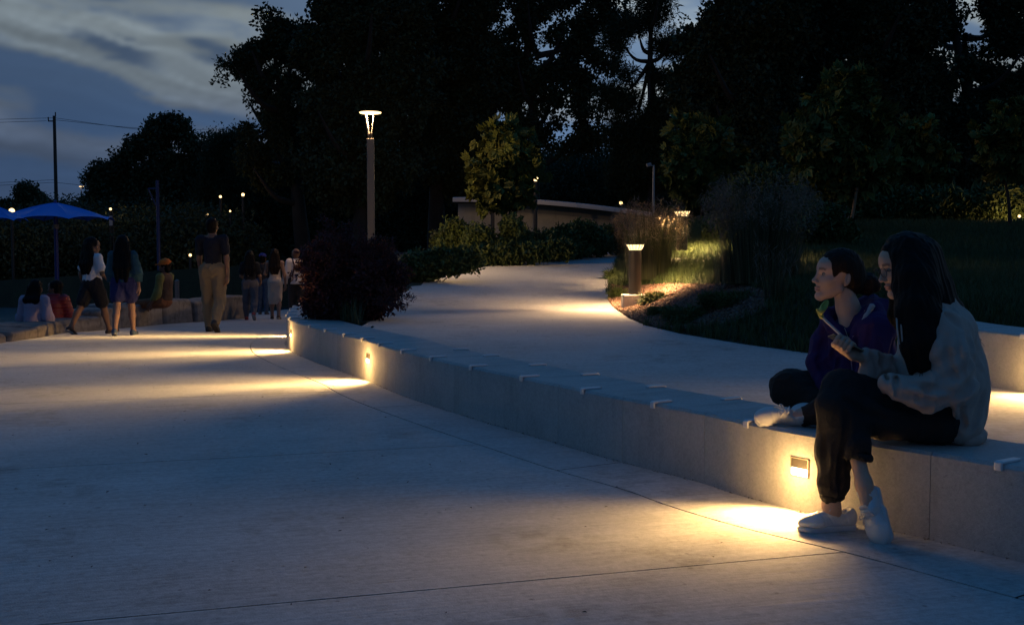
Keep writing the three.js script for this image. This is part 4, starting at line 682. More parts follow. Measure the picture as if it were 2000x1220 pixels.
  if (o.color) { const c = new Float32Array(pos.length); for (let i = 0; i < pos.length; i += 3) { const q = o.color(pos[i], pos[i + 1], pos[i + 2]); c[i] = q[0]; c[i + 1] = q[1]; c[i + 2] = q[2]; } G.setAttribute('color', new THREE.BufferAttribute(c, 3)); }
  return G;
}
const M4 = (pos, f, u) => basis(f, u).setPosition(pos);
const at = (M, x, y, z) => V(x, y, z).applyMatrix4(M);

// head: local z forward, y up, x to its left; origin between the ears
function headField(M, o = {}) {
  const F = new Field(.018), e = (x, y, z, a, b, c, k, cut, tilt) => F.ell(at(M, x, y, z), V(a, b, c), tilt ? M.clone().multiply(tilt) : M, { k, cut }), j = o.jaw ?? 1;
  e(0, .04, -.022, .074, .086, .094, .02);                 // skull
  e(0, -.018, .028, .061, .084, .062, .035); e(0, .05, .045, .055, .045, .046, .03); // face, forehead
  F.cap(at(M, -.05, -.055, -.005), at(M, -.018, -.1, .064), .018, .015, { k: .03 }); F.cap(at(M, .05, -.055, -.005), at(M, .018, -.1, .064), .018, .015, { k: .03 }); // jaw
  e(0, -.1, .07, .02, .016, .017, .022);                   // chin
  for (const s of [-1, 1]) { e(s * .042, -.022, .058, .024, .022, .02, .025); F.cap(at(M, s * .014, .032, .083), at(M, s * .042, .03, .066), .0075, .007, { k: .018 }); } // cheeks, brow
  for (const s of [-1, 1]) e(s * .031, .010, .0915, .015, .0095, .011, .012, true); // sockets
  F.cap(at(M, 0, .014, .0875), at(M, 0, -.024, .105), .0068, .0095, { k: .014 }); e(0, -.028, .1075, .0105, .0095, .0098, .009); // nose
  for (const s of [-1, 1]) e(s * .0105, -.033, .0965, .0075, .0065, .0095, .008);
  for (const s of [-1, 1]) e(s * .0055, -.0385, .103, .0028, .003, .0045, .003, true);
  e(0, -.059, .088, .022, .0055, .0085, .009); e(0, -.0715, .0865, .018, .0062, .0085, .009); e(0, -.0652, .0975, .018, .0014, .005, .003, true); // lips
  for (const s of [-1, 1]) { // ears
    const R = new THREE.Matrix4().makeRotationY(s * .35).multiply(new THREE.Matrix4().makeRotationX(-.2));
    e(s * .0765, -.002, -.026, .0085, .03, .0185, .006, false, R); e(s * .087, .001, -.0235, .0075, .0195, .0105, .004, true, R); e(s * .08, -.003, -.03, .004, .016, .006, .004, false, R); e(s * .077, -.028, -.017, .006, .0095, .008, .006, false, R); e(s * .079, -.006, -.012, .004, .007, .004, .005, false, R);
  }
  return F;
}
// hand: fingers run along f, palm faces n; side +1 when the thumb leaves toward n x f
function handChains(F, wrist, f, n, side, o = {}) {
  const k = o.size ?? 1, z = f.clone().normalize(), y = n.clone().addScaledVector(z, -n.dot(z)).normalize(), x = y.clone().cross(z).multiplyScalar(side), curl = o.curl ?? [.35, .45, .5, .6];
  const w = (a, b, c) => wrist.clone().addScaledVector(x, a * k).addScaledVector(y, b * k).addScaledVector(z, c * k);
  for (let i = 0; i < 4; i++) F.cap(w((.012 - i * .009), 0, .01), w(.027 - i * .0185, .001, .08 - Math.abs(i - 1) * .004), .015 * k, .0115 * k, { k: .012 });
  const len = [[.042, .025, .02], [.046, .029, .022], [.043, .027, .02], [.033, .021, .018]];
  for (let i = 0; i < 4; i++) {
    let p = w(.027 - i * .0185, .001, .08 - Math.abs(i - 1) * .004), ang = 0; const c = curl[i];
    len[i].forEach((l, m) => { ang += c * (m === 0 ? .8 : m === 1 ? 1.1 : .7); const q = p.clone().addScaledVector(z, Math.cos(ang) * l * k).addScaledVector(y, Math.sin(ang) * l * k).addScaledVector(x, (1.5 - i) * .0025 * k); F.cap(p, q, (.0098 - m * .0009 - (i === 3 ? .001 : 0)) * k, (.0092 - m * .001 - (i === 3 ? .001 : 0)) * k, { k: .004 }); p = q; });
  }
  const tp = o.thumb ?? [[.022, .008, .022], [.044, .016, .045], [.055, .024, .072], [.054, .032, .094]];
  for (let i = 0; i < 3; i++) F.cap(w(...tp[i]), w(...tp[i + 1]), [.0165, .0115, .0102][i] * k, [.0118, .0104, .0086][i] * k, { k: i ? .004 : .012 });
  return F;
}
// fold lines read off the photograph, laid on the cloth where the sight line meets it: grooves (cut) or ridges
function creases(F, q, d0, list) { for (const [pts, r, ridge] of list) { const w = pts.map(([x, y]) => { let d = d0; while (d < d0 + 1.4 && F.at(...q(x, y, d).toArray()) > 0) d += .004; return q(x, y, ridge ? d + r * .35 : d - r * .25); }); const c = new THREE.CatmullRomCurve3(w), n = 10; for (let i = 0; i < n; i++) { const t0 = i / n, t1 = (i + 1) / n; F.cap(c.getPoint(t0), c.getPoint(t1), r * (.35 + .65 * Math.sin(Math.PI * t0)), r * (.35 + .65 * Math.sin(Math.PI * t1)), { cut: ridge ? 0 : 1, k: r * 1.3 }); } } }
const skinMat = (r, g, b) => new THREE.MeshPhysicalMaterial({ color: 0xffffff, vertexColors: true, roughness: .52, specularIntensity: .5 });
const skinLight = skinMat();
const fleeceTex = texture(256, 256, (u, v) => { const h = .5 * tileNoise(u, v, 60, 60, 121) + .5 * tileNoise(u, v, 128, 128, 122); return [h, h, h]; }, false);
const cloth = (r, g, b, o = {}) => new THREE.MeshPhysicalMaterial({ color: new THREE.Color().setRGB(r, g, b), roughness: .92, bumpMap: fleeceTex, bumpScale: .0012, sheen: .25, sheenRoughness: .7, sheenColor: new THREE.Color().setRGB(r, g, b), ...o });
const hairMat = (r, g, b) => new THREE.MeshPhysicalMaterial({ color: new THREE.Color().setRGB(r, g, b), roughness: .6, specularIntensity: .25 });
// wrinkles: soft folds running across a direction
const folds = (amp, f, seed, sx = 1, sy = 1, sz = 1) => (x, y, z) => { const wx = x + .03 * noise(x * 9, y * 9 + seed, z * 9), wy = y + .04 * noise(x * 8 + seed, y * 8, z * 8), n = noise(wx * f * sx + seed, wy * f * sy + 3.1, z * f * sz + 7.7), m = noise(wx * f * 2.1 * sx + 5, wy * f * 2.1 * sy + seed, z * f * 2.1 * sz); const r = 1 - Math.abs(2 * n - 1), q = 1 - Math.abs(2 * m - 1); return amp * (.45 - r * r * r) + amp * .35 * (.45 - q * q * q); };
const strands = (amp, f, seed) => (x, y, z) => amp * (noise(x * f + seed, y * f * .07, z * f) - .5) + amp * .5 * (noise(x * f * 2.3, y * f * .12 + seed, z * f * 2.3) - .5);
function skinColor(base, M, o = {}) { // lips, brows and flush belong to the skin
  const inv = M.clone().invert(), p = V();
  return (x, y, z) => { p.set(x, y, z).applyMatrix4(inv); let c = base.slice();
    if (p.z > .05 && p.z < .13 && Math.abs(p.x) < .07 && p.y > -.12 && p.y < .08) {
      const lip = smooth(.024, .016, Math.abs(p.x)) * smooth(.0135, .008, Math.abs(p.y + .0655)) * smooth(.08, .088, p.z); c = c.map((v, i) => lerp(v, [.4, .17, .14][i] * (base[0] / .5), lip * .6));
      const ax = Math.abs(p.x), bw = smooth(.008, .004, Math.abs(p.y - .034 - .08 * (ax - .02) * (ax < .04 ? 1 : -.8))) * smooth(.008, .014, ax) * smooth(.052, .044, ax); c = c.map((v, i) => lerp(v, (o.brow ?? [.05, .035, .025])[i], bw * .65));
    } return c; };
}
function mergeBody(list) { return mergeGeometries(list.map((g) => { const n = g.clone(); n.deleteAttribute('uv'); return n; })); }
function addEyes(parent, M, iris) {
  for (const s of [-1, 1]) { const g = new THREE.SphereGeometry(.0118, 20, 14), c = new Float32Array(g.attributes.position.count * 3), p = g.attributes.position; for (let i = 0; i < p.count; i++) { const r = Math.hypot(p.getX(i), p.getY(i)), f = p.getZ(i) > 0; const q = f && r < .0026 ? [.005, .005, .005] : f && r < .0056 ? iris : [.22, .2, .19]; c.set(q, i * 3); } g.setAttribute('color', new THREE.BufferAttribute(c, 3)); g.applyMatrix4(M.clone().multiply(new THREE.Matrix4().makeTranslation(s * .031, .009, .0742))); part(parent, 'eye', g, eyeMat); }
}
const eyeMat = new THREE.MeshPhysicalMaterial({ vertexColors: true, roughness: .35 });

// low sneaker: local z from heel to toe, y up, origin on the ground under the ankle
const rubber = std(.66, .65, .63, .6), leather = new THREE.MeshPhysicalMaterial({ color: new THREE.Color().setRGB(.68, .67, .65), roughness: .5, bumpMap: fleeceTex, bumpScale: .0004 }), laceMat = std(.6, .59, .57, .9), stitchMat = std(.4, .39, .38, .9);
function sneaker(parent, M, size = 1, label) {
  const o = new THREE.Group(); o.name = 'shoe'; o.applyMatrix4(M.clone().multiply(new THREE.Matrix4().makeScale(size, size, size))); parent.add(o); if (label) o.userData.label = label;
  const S = new Field(.03); S.box(V(0, .014, -.018), V(.037, .02, .054), null, .013, { k: .02 }); S.box(V(.002, .014, .085), V(.0435, .02, .068), null, .013, { k: .02 }); S.ell(V(.002, .015, .13), V(.0435, .02, .053), null, { k: .015 }); S.ell(V(0, .015, -.05), V(.037, .02, .033), null, { k: .015 });
  part(o, 'sole', mesh(S, .0055, { clip: (x, y) => Math.max(-y, y - .030), disp: (x, y, z) => (y < .012 ? .0012 * Math.sin(z * 500) : 0) }), rubber);
  const U = new Field(.03); U.ell(V(0, .04, -.035), V(.034, .05, .045)); U.cap(V(0, .035, 0), V(0, .032, .08), .034, .037); U.ell(V(.002, .034, .116), V(.0405, .04, .062)); U.cap(V(-.012, .03, .11), V(.014, .03, .11), .034, .034); U.cap(V(0, .072, .018), V(0, .05, .09), .022, .02); U.ell(V(0, .066, -.058), V(.027, .028, .02)); U.cap(V(0, .085, .02), V(0, .092, .012), .022, .012);
  U.ell(V(0, .114, -.02), V(.027, .044, .045), null, { cut: 1, k: .01 });
  const panel = (x, y, z) => .0028 * (smooth(.098, .104, z + .35 * Math.abs(x)) * smooth(.056, .05, y) + smooth(-.03, -.036, z - .3 * (y - .05)) + smooth(.05, .055, y + .25 * (z - .05)) * smooth(.1, .095, z) * smooth(.014, .019, z) * .8);
  const seam = (x, y, z) => -.0012 * smooth(.004, .001, Math.abs(z - .1 + .5 * Math.abs(x))) - .0012 * smooth(.004, .001, Math.abs(z - .03 - .6 * (y - .03))) - .001 * smooth(.0035, .001, Math.abs(z + .03 + .4 * (y - .05)));
  part(o, 'upper', mesh(U, .0045, { clip: (x, y) => .0303 - y, disp: (x, y, z) => -2.2 * seam(x, y, z) - panel(x, y, z) }), leather);
  const lace = []; for (let i = 0; i < 5; i++) { const z = .036 + i * .014, y = .094 - i * .0085; lace.push(tube([V(-.024, y - .008, z), V(-.008, y + .006, z + .003), V(.01, y + .006, z + .004), V(.025, y - .008, z + .003)], .0032, .0032, 10, 6)); }
  lace.push(tube([V(0, .105, .034), V(-.02, .118, .045), V(-.034, .1, .06), V(-.016, .093, .05), V(0, .103, .036)], .0026, .0026, 20, 6), tube([V(0, .105, .034), V(.024, .116, .04), V(.036, .098, .052), V(.014, .094, .046), V(0, .103, .036)], .0026, .0026, 20, 6), tube([V(0, .104, .034), V(-.03, .085, .075), V(-.04, .06, .085)], .0025, .0025, 10, 6));
  part(o, 'lace', merge(lace), laceMat);
  const tongue = new Field(.01); tongue.box(V(0, .1, .018), V(.019, .024, .004), new THREE.Matrix4().makeRotationX(-.35), .004); part(o, 'tongue', mesh(tongue, .004), leather);
  return o;
}

// ================================================================ THE SEATED PAIR
// joints are read off the photograph at the depth where each woman sits
{ // ---- woman in the beige hoodie, legs crossed over the edge, looking at a phone
  const O = P(1835, 862, 4.86), q = (x, y, d) => P(x, y, d).sub(O);
  const A = thing('person', 'woman in a beige hoodie with long black hair, sitting on the wall with a phone', 'person', O);
  const pel = q(1828, 812, 4.87), waist = q(1842, 740, 4.88), chest = q(1826, 660, 4.88), neck = q(1803, 604, 4.87), skull = q(1787, 565, 4.87);
  const fw = V(-.955, -.235, .16), H = M4(q(1764, 523, 4.86), fw, V(-.2, 1, 0));
  const shL = q(1838, 640, 4.70), elL = q(1868, 752, 4.63), wrL = q(1752, 757, 4.63), shR = q(1800, 635, 5.03), elR = q(1775, 745, 5.0), wrR = q(1700, 703, 4.86);
  const hipL = q(1828, 822, 4.77), knL = q(1634, 795, 4.72), anL = q(1624, 988, 4.745), hipR = q(1828, 812, 4.95), knR = q(1645, 758, 4.77), anR = q(1688, 945, 4.60);
  // phone lies between thumb and fingers, screen up toward her face
  const ph = q(1653, 671, 4.83), pl = V(.86, -.5, .06).normalize(), pn = V(.48, .85, -.2), pm = M4(ph, V().crossVectors(pl, pn), pn); // x along the phone, y out of the screen
  const phA = at(pm, .0, 0, 0);
  const skin = [.56, .36, .26], B = new Field(.03);
  B.chain([q(1828, 800, 4.87), waist, chest, q(1808, 620, 4.87)], [.10, .095, .1, .07]).cap(neck, skull, .05, .047).cap(skull, q(1778, 540, 4.86), .047, .05);
  B.chain([shL, elL, wrL], [.045, .038, .026]).chain([shR, elR, wrR], [.045, .038, .026]);
  B.chain([hipL, knL, anL], [.075, .05, .034]).chain([hipR, knR, q(1664, 850, 4.68), anR], [.07, .044, .035, .03]);
  B.cap(anL, q(1634, 1020, 4.75), .034, .032).cap(anR, q(1696, 985, 4.58), .032, .03);
  const body = mesh(B, .01), head = mesh(headField(H), .0032);
  const hR = new Field(.006);
  { // phone hand: palm under the phone, four fingers closing over the near edge, thumb along the far side
    const p = (x, y, z) => at(pm, x, y, z), nearZ = pm.elements[10] > 0 ? 1 : -1, e = (x, y, z) => p(x, y, z * nearZ); // z toward the camera
    hR.cap(wrR, e(.05, -.026, -.012), .026, .021, { k: .02 });
    for (let i = 0; i < 4; i++) { const x0 = -.052 + i * .021; hR.cap(e(.052, -.028, -.014), e(x0 + .012, -.026, -.018), .015, .0105, { k: .012 });
      hR.chain([e(x0 + .012, -.026, -.018), e(x0 + .003, -.032, .014), e(x0, -.031, .038), e(x0 - .002, -.012, .0475), e(x0 + .001, .004, .0435)], [.0108, .0108, .0104, .0096, .008], { k: .003 }); }
    hR.chain([e(.062, -.012, -.02), e(.036, .012, -.03), e(.0, .022, -.022), e(-.034, .021, -.014)], [.022, .0165, .0125, .0095], { k: .008 });
    hR.cap(e(.062, -.012, -.02), e(.034, -.004, -.044), .019, .0145, { k: .012 });
  }
  const hL = handChains(new Field(.006), wrL, q(1722, 738, 4.70).sub(wrL), V(-.2, .3, -1), -1, { curl: [1.2, 1.25, 1.3, 1.3], size: .85 });
  const col = skinColor(skin, H), paint = (g) => { const p = g.attributes.position, c = new Float32Array(p.count * 3); for (let i = 0; i < p.count; i++) c.set(col(p.getX(i), p.getY(i), p.getZ(i)), i * 3); g.setAttribute('color', new THREE.BufferAttribute(c, 3)); return g; };
  part(A, 'body', mergeBody([body, head, mesh(hR, .003), mesh(hL, .003)].map(paint)), skinLight);
  addEyes(A, H, [.05, .03, .02]);
  // hoodie
  const beige = cloth(.48, .36, .3), Hd = new Field(.05);
  Hd.chain([q(1820, 640, 4.88), q(1836, 700, 4.88), q(1852, 770, 4.88), q(1862, 820, 4.88)], [.112, .128, .135, .1]);
  Hd.ell(q(1862, 742, 4.88), V(.13, .19, .18), null, { k: .09 }); Hd.ell(q(1806, 735, 4.87), V(.12, .13, .17), null, { k: .06 });
  Hd.ell(q(1850, 640, 4.87), V(.1, .1, .2), new THREE.Matrix4().makeRotationZ(-.5), { k: .07 });
  Hd.chain([shL, q(1856, 690, 4.655), elL], [.082, .092, .086], { k: .05 }).chain([elL, q(1812, 768, 4.62), q(1765, 760, 4.63)], [.086, .07, .058], { k: .03 }).cap(q(1762, 759, 4.63), q(1733, 748, 4.655), .05, .043, { k: .008 });
  Hd.chain([shR, elR], [.085, .085], { k: .05 }).chain([elR, q(1736, 728, 4.92), q(1708, 708, 4.875)], [.085, .07, .058], { k: .03 }).cap(q(1705, 706, 4.87), q(1690, 696, 4.855), .048, .034, { k: .008 });
  Hd.ell(q(1700, 735, 4.86), V(.055, .05, .05), null, { k: .03 });                 // slack of the raised cuff
  Hd.chain([q(1826, 612, 4.75), q(1846, 596, 4.86), q(1820, 604, 4.99)], [.042, .05, .045], { k: .03 });   // hood bunched behind the neck
  Hd.cap(q(1874, 846, 4.74), q(1874, 846, 4.98), .04, .04, { k: .06 }); Hd.ell(q(1856, 812, 4.87), V(.115, .1, .2), null, { k: .06 });
  Hd.cap(q(1790, 600, 4.87), q(1775, 560, 4.87), .062, .07, { cut: 1, k: .02 });
  creases(Hd, q, 4.3, [[[[1893, 650], [1901, 700], [1897, 748], [1880, 778]], .02], [[[1924, 727], [1908, 737], [1890, 752]], .016], [[[1866, 640], [1872, 695], [1880, 735]], .012], [[[1850, 655], [1858, 712], [1872, 742]], .014], [[[1880, 640], [1886, 690], [1886, 735]], .012, 1], [[[1858, 640], [1866, 700], [1878, 740]], .012, 1], [[[1862, 764], [1820, 760], [1785, 746]], .014], [[[1846, 782], [1805, 782], [1770, 770]], .013], [[[1850, 772], [1812, 770], [1775, 760]], .011, 1], [[[1858, 792], [1862, 820], [1874, 846]], .014], [[[1878, 788], [1876, 815], [1884, 842]], .013], [[[1846, 796], [1852, 826], [1866, 850]], .012], [[[1867, 790], [1870, 820], [1879, 846]], .012, 1], [[[1924, 765], [1914, 805], [1895, 848]], .014], [[[1754, 722], [1750, 748], [1753, 778]], .009], [[[1898, 665], [1908, 695], [1912, 716]], .012], [[[1843, 610], [1862, 622], [1884, 640]], .012], [[[1745, 660], [1750, 700], [1762, 728]], .013], [[[1700, 690], [1712, 705], [1716, 730]], .01], [[[1722, 690], [1728, 712], [1736, 742]], .012]]);
  const f1 = folds(.008, 15, 2, 1, .5, 1), f2 = folds(.012, 8, 8, 1.6, .35, 1), elb = q(1868, 752, 4.63);
  part(A, 'hoodie', mesh(Hd, .0065, { disp: (x, y, z) => { const r = Math.hypot(x - elb.x + .08, y - elb.y, z - elb.z); return f1(x, y, z) * .7 + f2(x, y, z) * .8 + .005 * Math.sin((y - x * .6) * 75) * smooth(.2, .08, r); } }), beige);
  const hem = new Field(.02); for (let i = 0; i < 9; i++) { const a = -1.6 + i * .4; hem.ell(q(1866, 846, 4.88).add(V(Math.cos(a) * .09, .006 * Math.sin(a * 3), Math.sin(a) * .14)), V(.034, .03, .034)); } part(A, 'hem_band', mesh(hem, .007), beige);
  for (const [x0, y0, x1, y1] of [[1752, 618, 1757, 672], [1760, 616, 1766, 690]]) part(A, 'drawstring', tube([q(x0, y0, 4.70), q((x0 + x1) / 2 - 1, (y0 + y1) / 2, 4.66), q(x1, y1, 4.655)], .0035, .0035, 10, 6), cloth(.5, .46, .42));
  // trousers
  const black = cloth(.016, .013, .012, { sheen: .15 }), T = new Field(.045);
  T.ell(q(1832, 818, 4.87), V(.12, .09, .165), null, { k: .06 });
  T.chain([hipL, q(1720, 812, 4.74), knL], [.1, .09, .074]).chain([knL, q(1630, 880, 4.735), q(1628, 945, 4.74)], [.074, .07, .06]).cap(q(1628, 948, 4.74), q(1626, 972, 4.742), .066, .043, { k: .02 });
  T.chain([hipR, q(1730, 784, 4.88), knR], [.1, .09, .074]).chain([knR, q(1652, 815, 4.71), q(1672, 868, 4.65)], [.074, .068, .056]).cap(q(1672, 870, 4.65), q(1678, 892, 4.64), .06, .048, { k: .02 });
  T.cap(q(1681, 908, 4.633), q(1692, 955, 4.60), .06, .06, { cut: 1, k: .004 }); T.cap(q(1626, 990, 4.742), q(1624, 1010, 4.745), .05, .05, { cut: 1, k: .004 });
  creases(T, q, 4.3, [[[[1645, 775], [1690, 805], [1740, 822]], .014], [[[1655, 800], [1652, 850], [1640, 905]], .011], [[[1612, 850], [1610, 900], [1616, 950]], .012], [[[1690, 770], [1740, 790], [1790, 800]], .013], [[[1630, 905], [1628, 935], [1634, 962]], .01], [[[1646, 900], [1644, 935], [1640, 960]], .01]]);
  const tf = folds(.009, 13, 21, 1.4, .5, 1.4); part(A, 'trousers', mesh(T, .0075, { disp: (x, y, z) => tf(x, y, z) }), black);
  const cuff = new Field(.01); for (const [c, r, tx] of [[q(1626, 968, 4.742), .041, 0], [q(1679, 889, 4.64), .045, -.25]]) for (let i = 0; i < 16; i++) { const a = i / 16 * 6.283; cuff.ell(c.clone().add(V(Math.cos(a) * r, Math.cos(a) * r * tx, Math.sin(a) * r)), V(.012, .017, .012)); } part(A, 'cuff', mesh(cuff, .004), black);
  // hair: parted, straight, falling before the near shoulder and down the back
  const hair = hairMat(.007, .006, .006), K = new Field(.03), e = (x, y, z, a, b, c, o) => K.ell(at(H, x, y, z), V(a, b, c), H, o);
  e(0, .052, -.03, .092, .098, .112); e(0, -.02, -.07, .092, .12, .075);
  K.chain([q(1775, 480, 4.8), q(1785, 540, 4.745), q(1790, 600, 4.70), q(1800, 665, 4.66), q(1806, 715, 4.645)], [.05, .062, .064, .056, .03]);
  K.chain([q(1752, 495, 4.795), q(1757, 560, 4.77), q(1768, 610, 4.715), q(1776, 680, 4.665), q(1782, 728, 4.655)], [.018, .026, .034, .03, .012]);
  K.chain([q(1800, 500, 4.79), q(1812, 570, 4.735), q(1818, 620, 4.68), q(1822, 680, 4.64)], [.05, .055, .045, .018]);
  K.chain([q(1806, 500, 4.87), q(1834, 560, 4.88), q(1860, 608, 4.88), q(1888, 643, 4.88), q(1910, 670, 4.88)], [.075, .056, .046, .028, .006]); K.cap(q(1800, 520, 4.80), q(1834, 592, 4.80), .066, .05); K.cap(q(1790, 500, 4.84), q(1826, 560, 4.85), .08, .06); K.cap(q(1826, 570, 4.83), q(1856, 606, 4.85), .056, .045);
  K.chain([q(1752, 500, 4.93), q(1752, 560, 4.95), q(1750, 615, 4.96), q(1752, 640, 4.95)], [.03, .032, .03, .012]);
  K.ell(at(H, 0, -.015, .105), V(.056, .115, .085), H, { cut: 1, k: .012 });
  const st = strands(.009, 62, 5); part(A, 'hair', mesh(K, .0048, { disp: (x, y, z) => st(x + .25 * y, y, z) }), hair);
  { const R = rng(201), list = []; for (let i = 0; i < 26; i++) { const o = V((R() - .5) * .05, (R() - .5) * .03, (R() - .5) * .05), back = i % 2; const pts = back ? [q(1858, 600, 4.92), q(1884, 640, 4.92), q(1900 + 16 * R(), 660 + 18 * R(), 4.92)] : [q(1785, 640, 4.64), q(1790 + 30 * R(), 690, 4.625), q(1775 + 50 * R(), 725 + 22 * R(), 4.63)]; list.push(tube(pts.map((p, j) => p.add(o.clone().multiplyScalar(j ? 1 : .5))), .0022, .0008, 8, 4)); } part(A, 'loose_strand', merge(list), hair); }
  // glasses
  const gl = []; for (const s of [-1, 1]) gl.push(new THREE.TorusGeometry(.0225, .0014, 8, 28).scale(1.12, .9, 1).applyMatrix4(H.clone().multiply(new THREE.Matrix4().makeTranslation(s * .031, .004, .105))), tube([at(H, s * .055, .01, .103), at(H, s * .075, .012, .04), at(H, s * .08, .008, -.02)], .0016, .0016, 8, 6));
  gl.push(tube([at(H, -.009, .006, .107), at(H, 0, .009, .11), at(H, .009, .006, .107)], .0014, .0014, 6, 6)); part(A, 'glasses', merge(gl), std(.03, .03, .03, .3, { metalness: .6 }));
  // shoes
  const lF = V(-.985, 0, .17).normalize(); sneaker(A, M4(V(q(1636, 1040, 4.75).x, -WALL_H, q(1636, 1040, 4.75).z), lF, V(0, 1, 0)), .98, 'white sneaker flat on the paving');
  const rF = V(.12, -.9, .42).normalize(), rU = V(-.75, .25, .6); const an = q(1697, 985, 4.575); sneaker(A, M4(an.clone().addScaledVector(rU.clone().addScaledVector(rF, -rU.dot(rF)).normalize(), -.06).addScaledVector(rF, -.0), rF, rU), .96, 'white sneaker hanging toe down');
  // the phone and the stick are things of their own, held in the hand
  const phone = thing('phone', 'dark smartphone held edge-on in the hoodie woman\'s hand', 'phone', O.clone().add(ph)); phone.applyMatrix4(new THREE.Matrix4()); phone.quaternion.setFromRotationMatrix(pm);
  part(phone, 'body', new RoundedBoxGeometry(.148, .009, .072, 4, .004), std(.03, .03, .032, .3, { metalness: .5 })); part(phone, 'screen', new RoundedBoxGeometry(.142, .0012, .067, 2, .0005).translate(0, .0048, 0), std(.01, .01, .012, .08)); part(phone, 'edge_band', new RoundedBoxGeometry(.1495, .004, .0735, 3, .002), std(.5, .4, .28, .3, { metalness: .9 }));
  const sa = P(1605, 618, 4.9), sb = P(1646, 657, 4.87), stick = thing('stick', 'slim white stick with a yellow-green tip held up before the purple hoodie', 'stick', sa);
  part(stick, 'shaft', tube([V(0, 0, 0), sb.clone().sub(sa)], .0058, .0058, 2, 10), std(.62, .55, .55, .6));
  const tip = new Field(.006), ta = P(1609, 600, 4.9).sub(sa), tm = M4(ta, V(.2, .1, 1), V(.55, .83, 0)); tip.ell(ta, V(.014, .038, .02), tm); tip.cap(V(0, 0, 0), V(-.018, .03, 0), .011, .006); tip.ell(at(tm, -.004, .012, .012), V(.009, .026, .016), tm, { cut: 1, k: .004 });
  part(stick, 'tip', mesh(tip, .0028), std(.42, .4, .08, .6));
}
{ // ---- woman in the purple hoodie, sitting cross-legged, looking up to the left
  const O = P(1700, 820, 5.45); O.y = WALL_H; const q = (x, y, d) => P(x, y, d).sub(O);
  const A = thing('person', 'woman in a dark purple hoodie with tied-back hair, sitting cross-legged and looking up', 'person', O);
  const H = M4(q(1632, 541, 5.5), V(-.965, .1, .2), V(.1, 1, .03));
  const skin = [.6, .385, .29], B = new Field(.03);
  const hipL = q(1704, 792, 5.40), knL = q(1668, 796, 5.12), anL = q(1570, 812, 5.235), hipR = q(1694, 788, 5.62), knR = q(1540, 758, 5.62), anR = q(1632, 802, 5.42);
  const shL = q(1712, 640, 5.36), elL = q(1700, 735, 5.30), wrL = q(1642, 772, 5.30), shR = q(1640, 636, 5.66), elR = q(1603, 712, 5.60), wrR = q(1620, 776, 5.45);
  B.chain([q(1700, 780, 5.52), q(1702, 720, 5.52), q(1690, 660, 5.51)], [.105, .1, .105]).chain([q(1676, 646, 5.52), q(1657, 602, 5.5), q(1648, 568, 5.5)], [.066, .052, .05]).cap(q(1656, 632, 5.48), q(1668, 680, 5.47), .04, .05);
  B.chain([shL, elL, wrL], [.045, .036, .025]).chain([shR, elR, wrR], [.045, .036, .025]).chain([hipL, knL, anL], [.08, .05, .034]).chain([hipR, knR, anR], [.08, .05, .034]).cap(anL, q(1550, 816, 5.25), .032, .028).cap(anR, q(1600, 812, 5.4), .03, .03);
  const handL = handChains(new Field(.006), wrL, V(-.9, -.35, .1), V(0, -1, .2), 1, { curl: [.4, .45, .5, .55], size: .9 }), handR = handChains(new Field(.006), wrR, V(-.7, -.6, .3), V(-.2, -.4, .9), -1, { curl: [.6, .65, .7, .75], size: .9 });
  const col = skinColor(skin, H), paint = (g) => { const p = g.attributes.position, c = new Float32Array(p.count * 3); for (let i = 0; i < p.count; i++) c.set(col(p.getX(i), p.getY(i), p.getZ(i)), i * 3); g.setAttribute('color', new THREE.BufferAttribute(c, 3)); return g; };
  part(A, 'body', mergeBody([mesh(B, .009), mesh(headField(H), .003), mesh(handL, .0032), mesh(handR, .0032)].map(paint)), skinLight); addEyes(A, H, [.07, .045, .03]);
  // hoodie
  const purple = cloth(.045, .014, .085), Hd = new Field(.05);
  Hd.chain([q(1690, 652, 5.52), q(1698, 700, 5.52), q(1702, 775, 5.52)], [.122, .128, .15]); Hd.cap(q(1664, 640, 5.56), q(1716, 640, 5.42), .075, .08, { k: .06 });
  Hd.cap(q(1650, 655, 5.52), q(1660, 740, 5.5), .075, .1, { k: .05 });
  Hd.chain([shL, elL], [.075, .068], { k: .045 }).chain([elL, q(1660, 762, 5.29), q(1648, 769, 5.3)], [.066, .05, .038], { k: .02 });
  Hd.chain([shR, q(1612, 672, 5.64), elR], [.072, .07, .066], { k: .045 }).chain([elR, q(1613, 750, 5.52), q(1618, 770, 5.47)], [.066, .052, .04], { k: .02 });
  Hd.chain([q(1710, 606, 5.42), q(1718, 603, 5.5), q(1700, 598, 5.6), q(1655, 604, 5.64), q(1618, 612, 5.6), q(1612, 640, 5.58)], [.034, .05, .05, .045, .03, .03], { k: .03 });     // hood round the neck
  Hd.chain([q(1640, 560, 5.44), q(1648, 620, 5.41), q(1654, 648, 5.385), q(1656, 668, 5.38)], [.05, .048, .03, .006], { cut: 1, k: .012 });
  Hd.chain([q(1708, 604, 5.42), q(1692, 626, 5.40), q(1672, 650, 5.39), q(1660, 674, 5.385)], [.026, .022, .02, .018], { k: .02 }).chain([q(1612, 612, 5.6), q(1622, 632, 5.52), q(1640, 656, 5.43), q(1656, 676, 5.39)], [.03, .024, .02, .018], { k: .02 });
  creases(Hd, q, 4.9, [[[[1612, 640], [1604, 680], [1600, 715]], .012], [[[1628, 655], [1624, 700], [1610, 735]], .014], [[[1640, 700], [1632, 735], [1628, 765]], .012], [[[1700, 640], [1694, 690], [1690, 730]], .014], [[[1595, 700], [1606, 716], [1622, 722]], .011], [[[1676, 690], [1680, 720], [1678, 755]], .012]]);
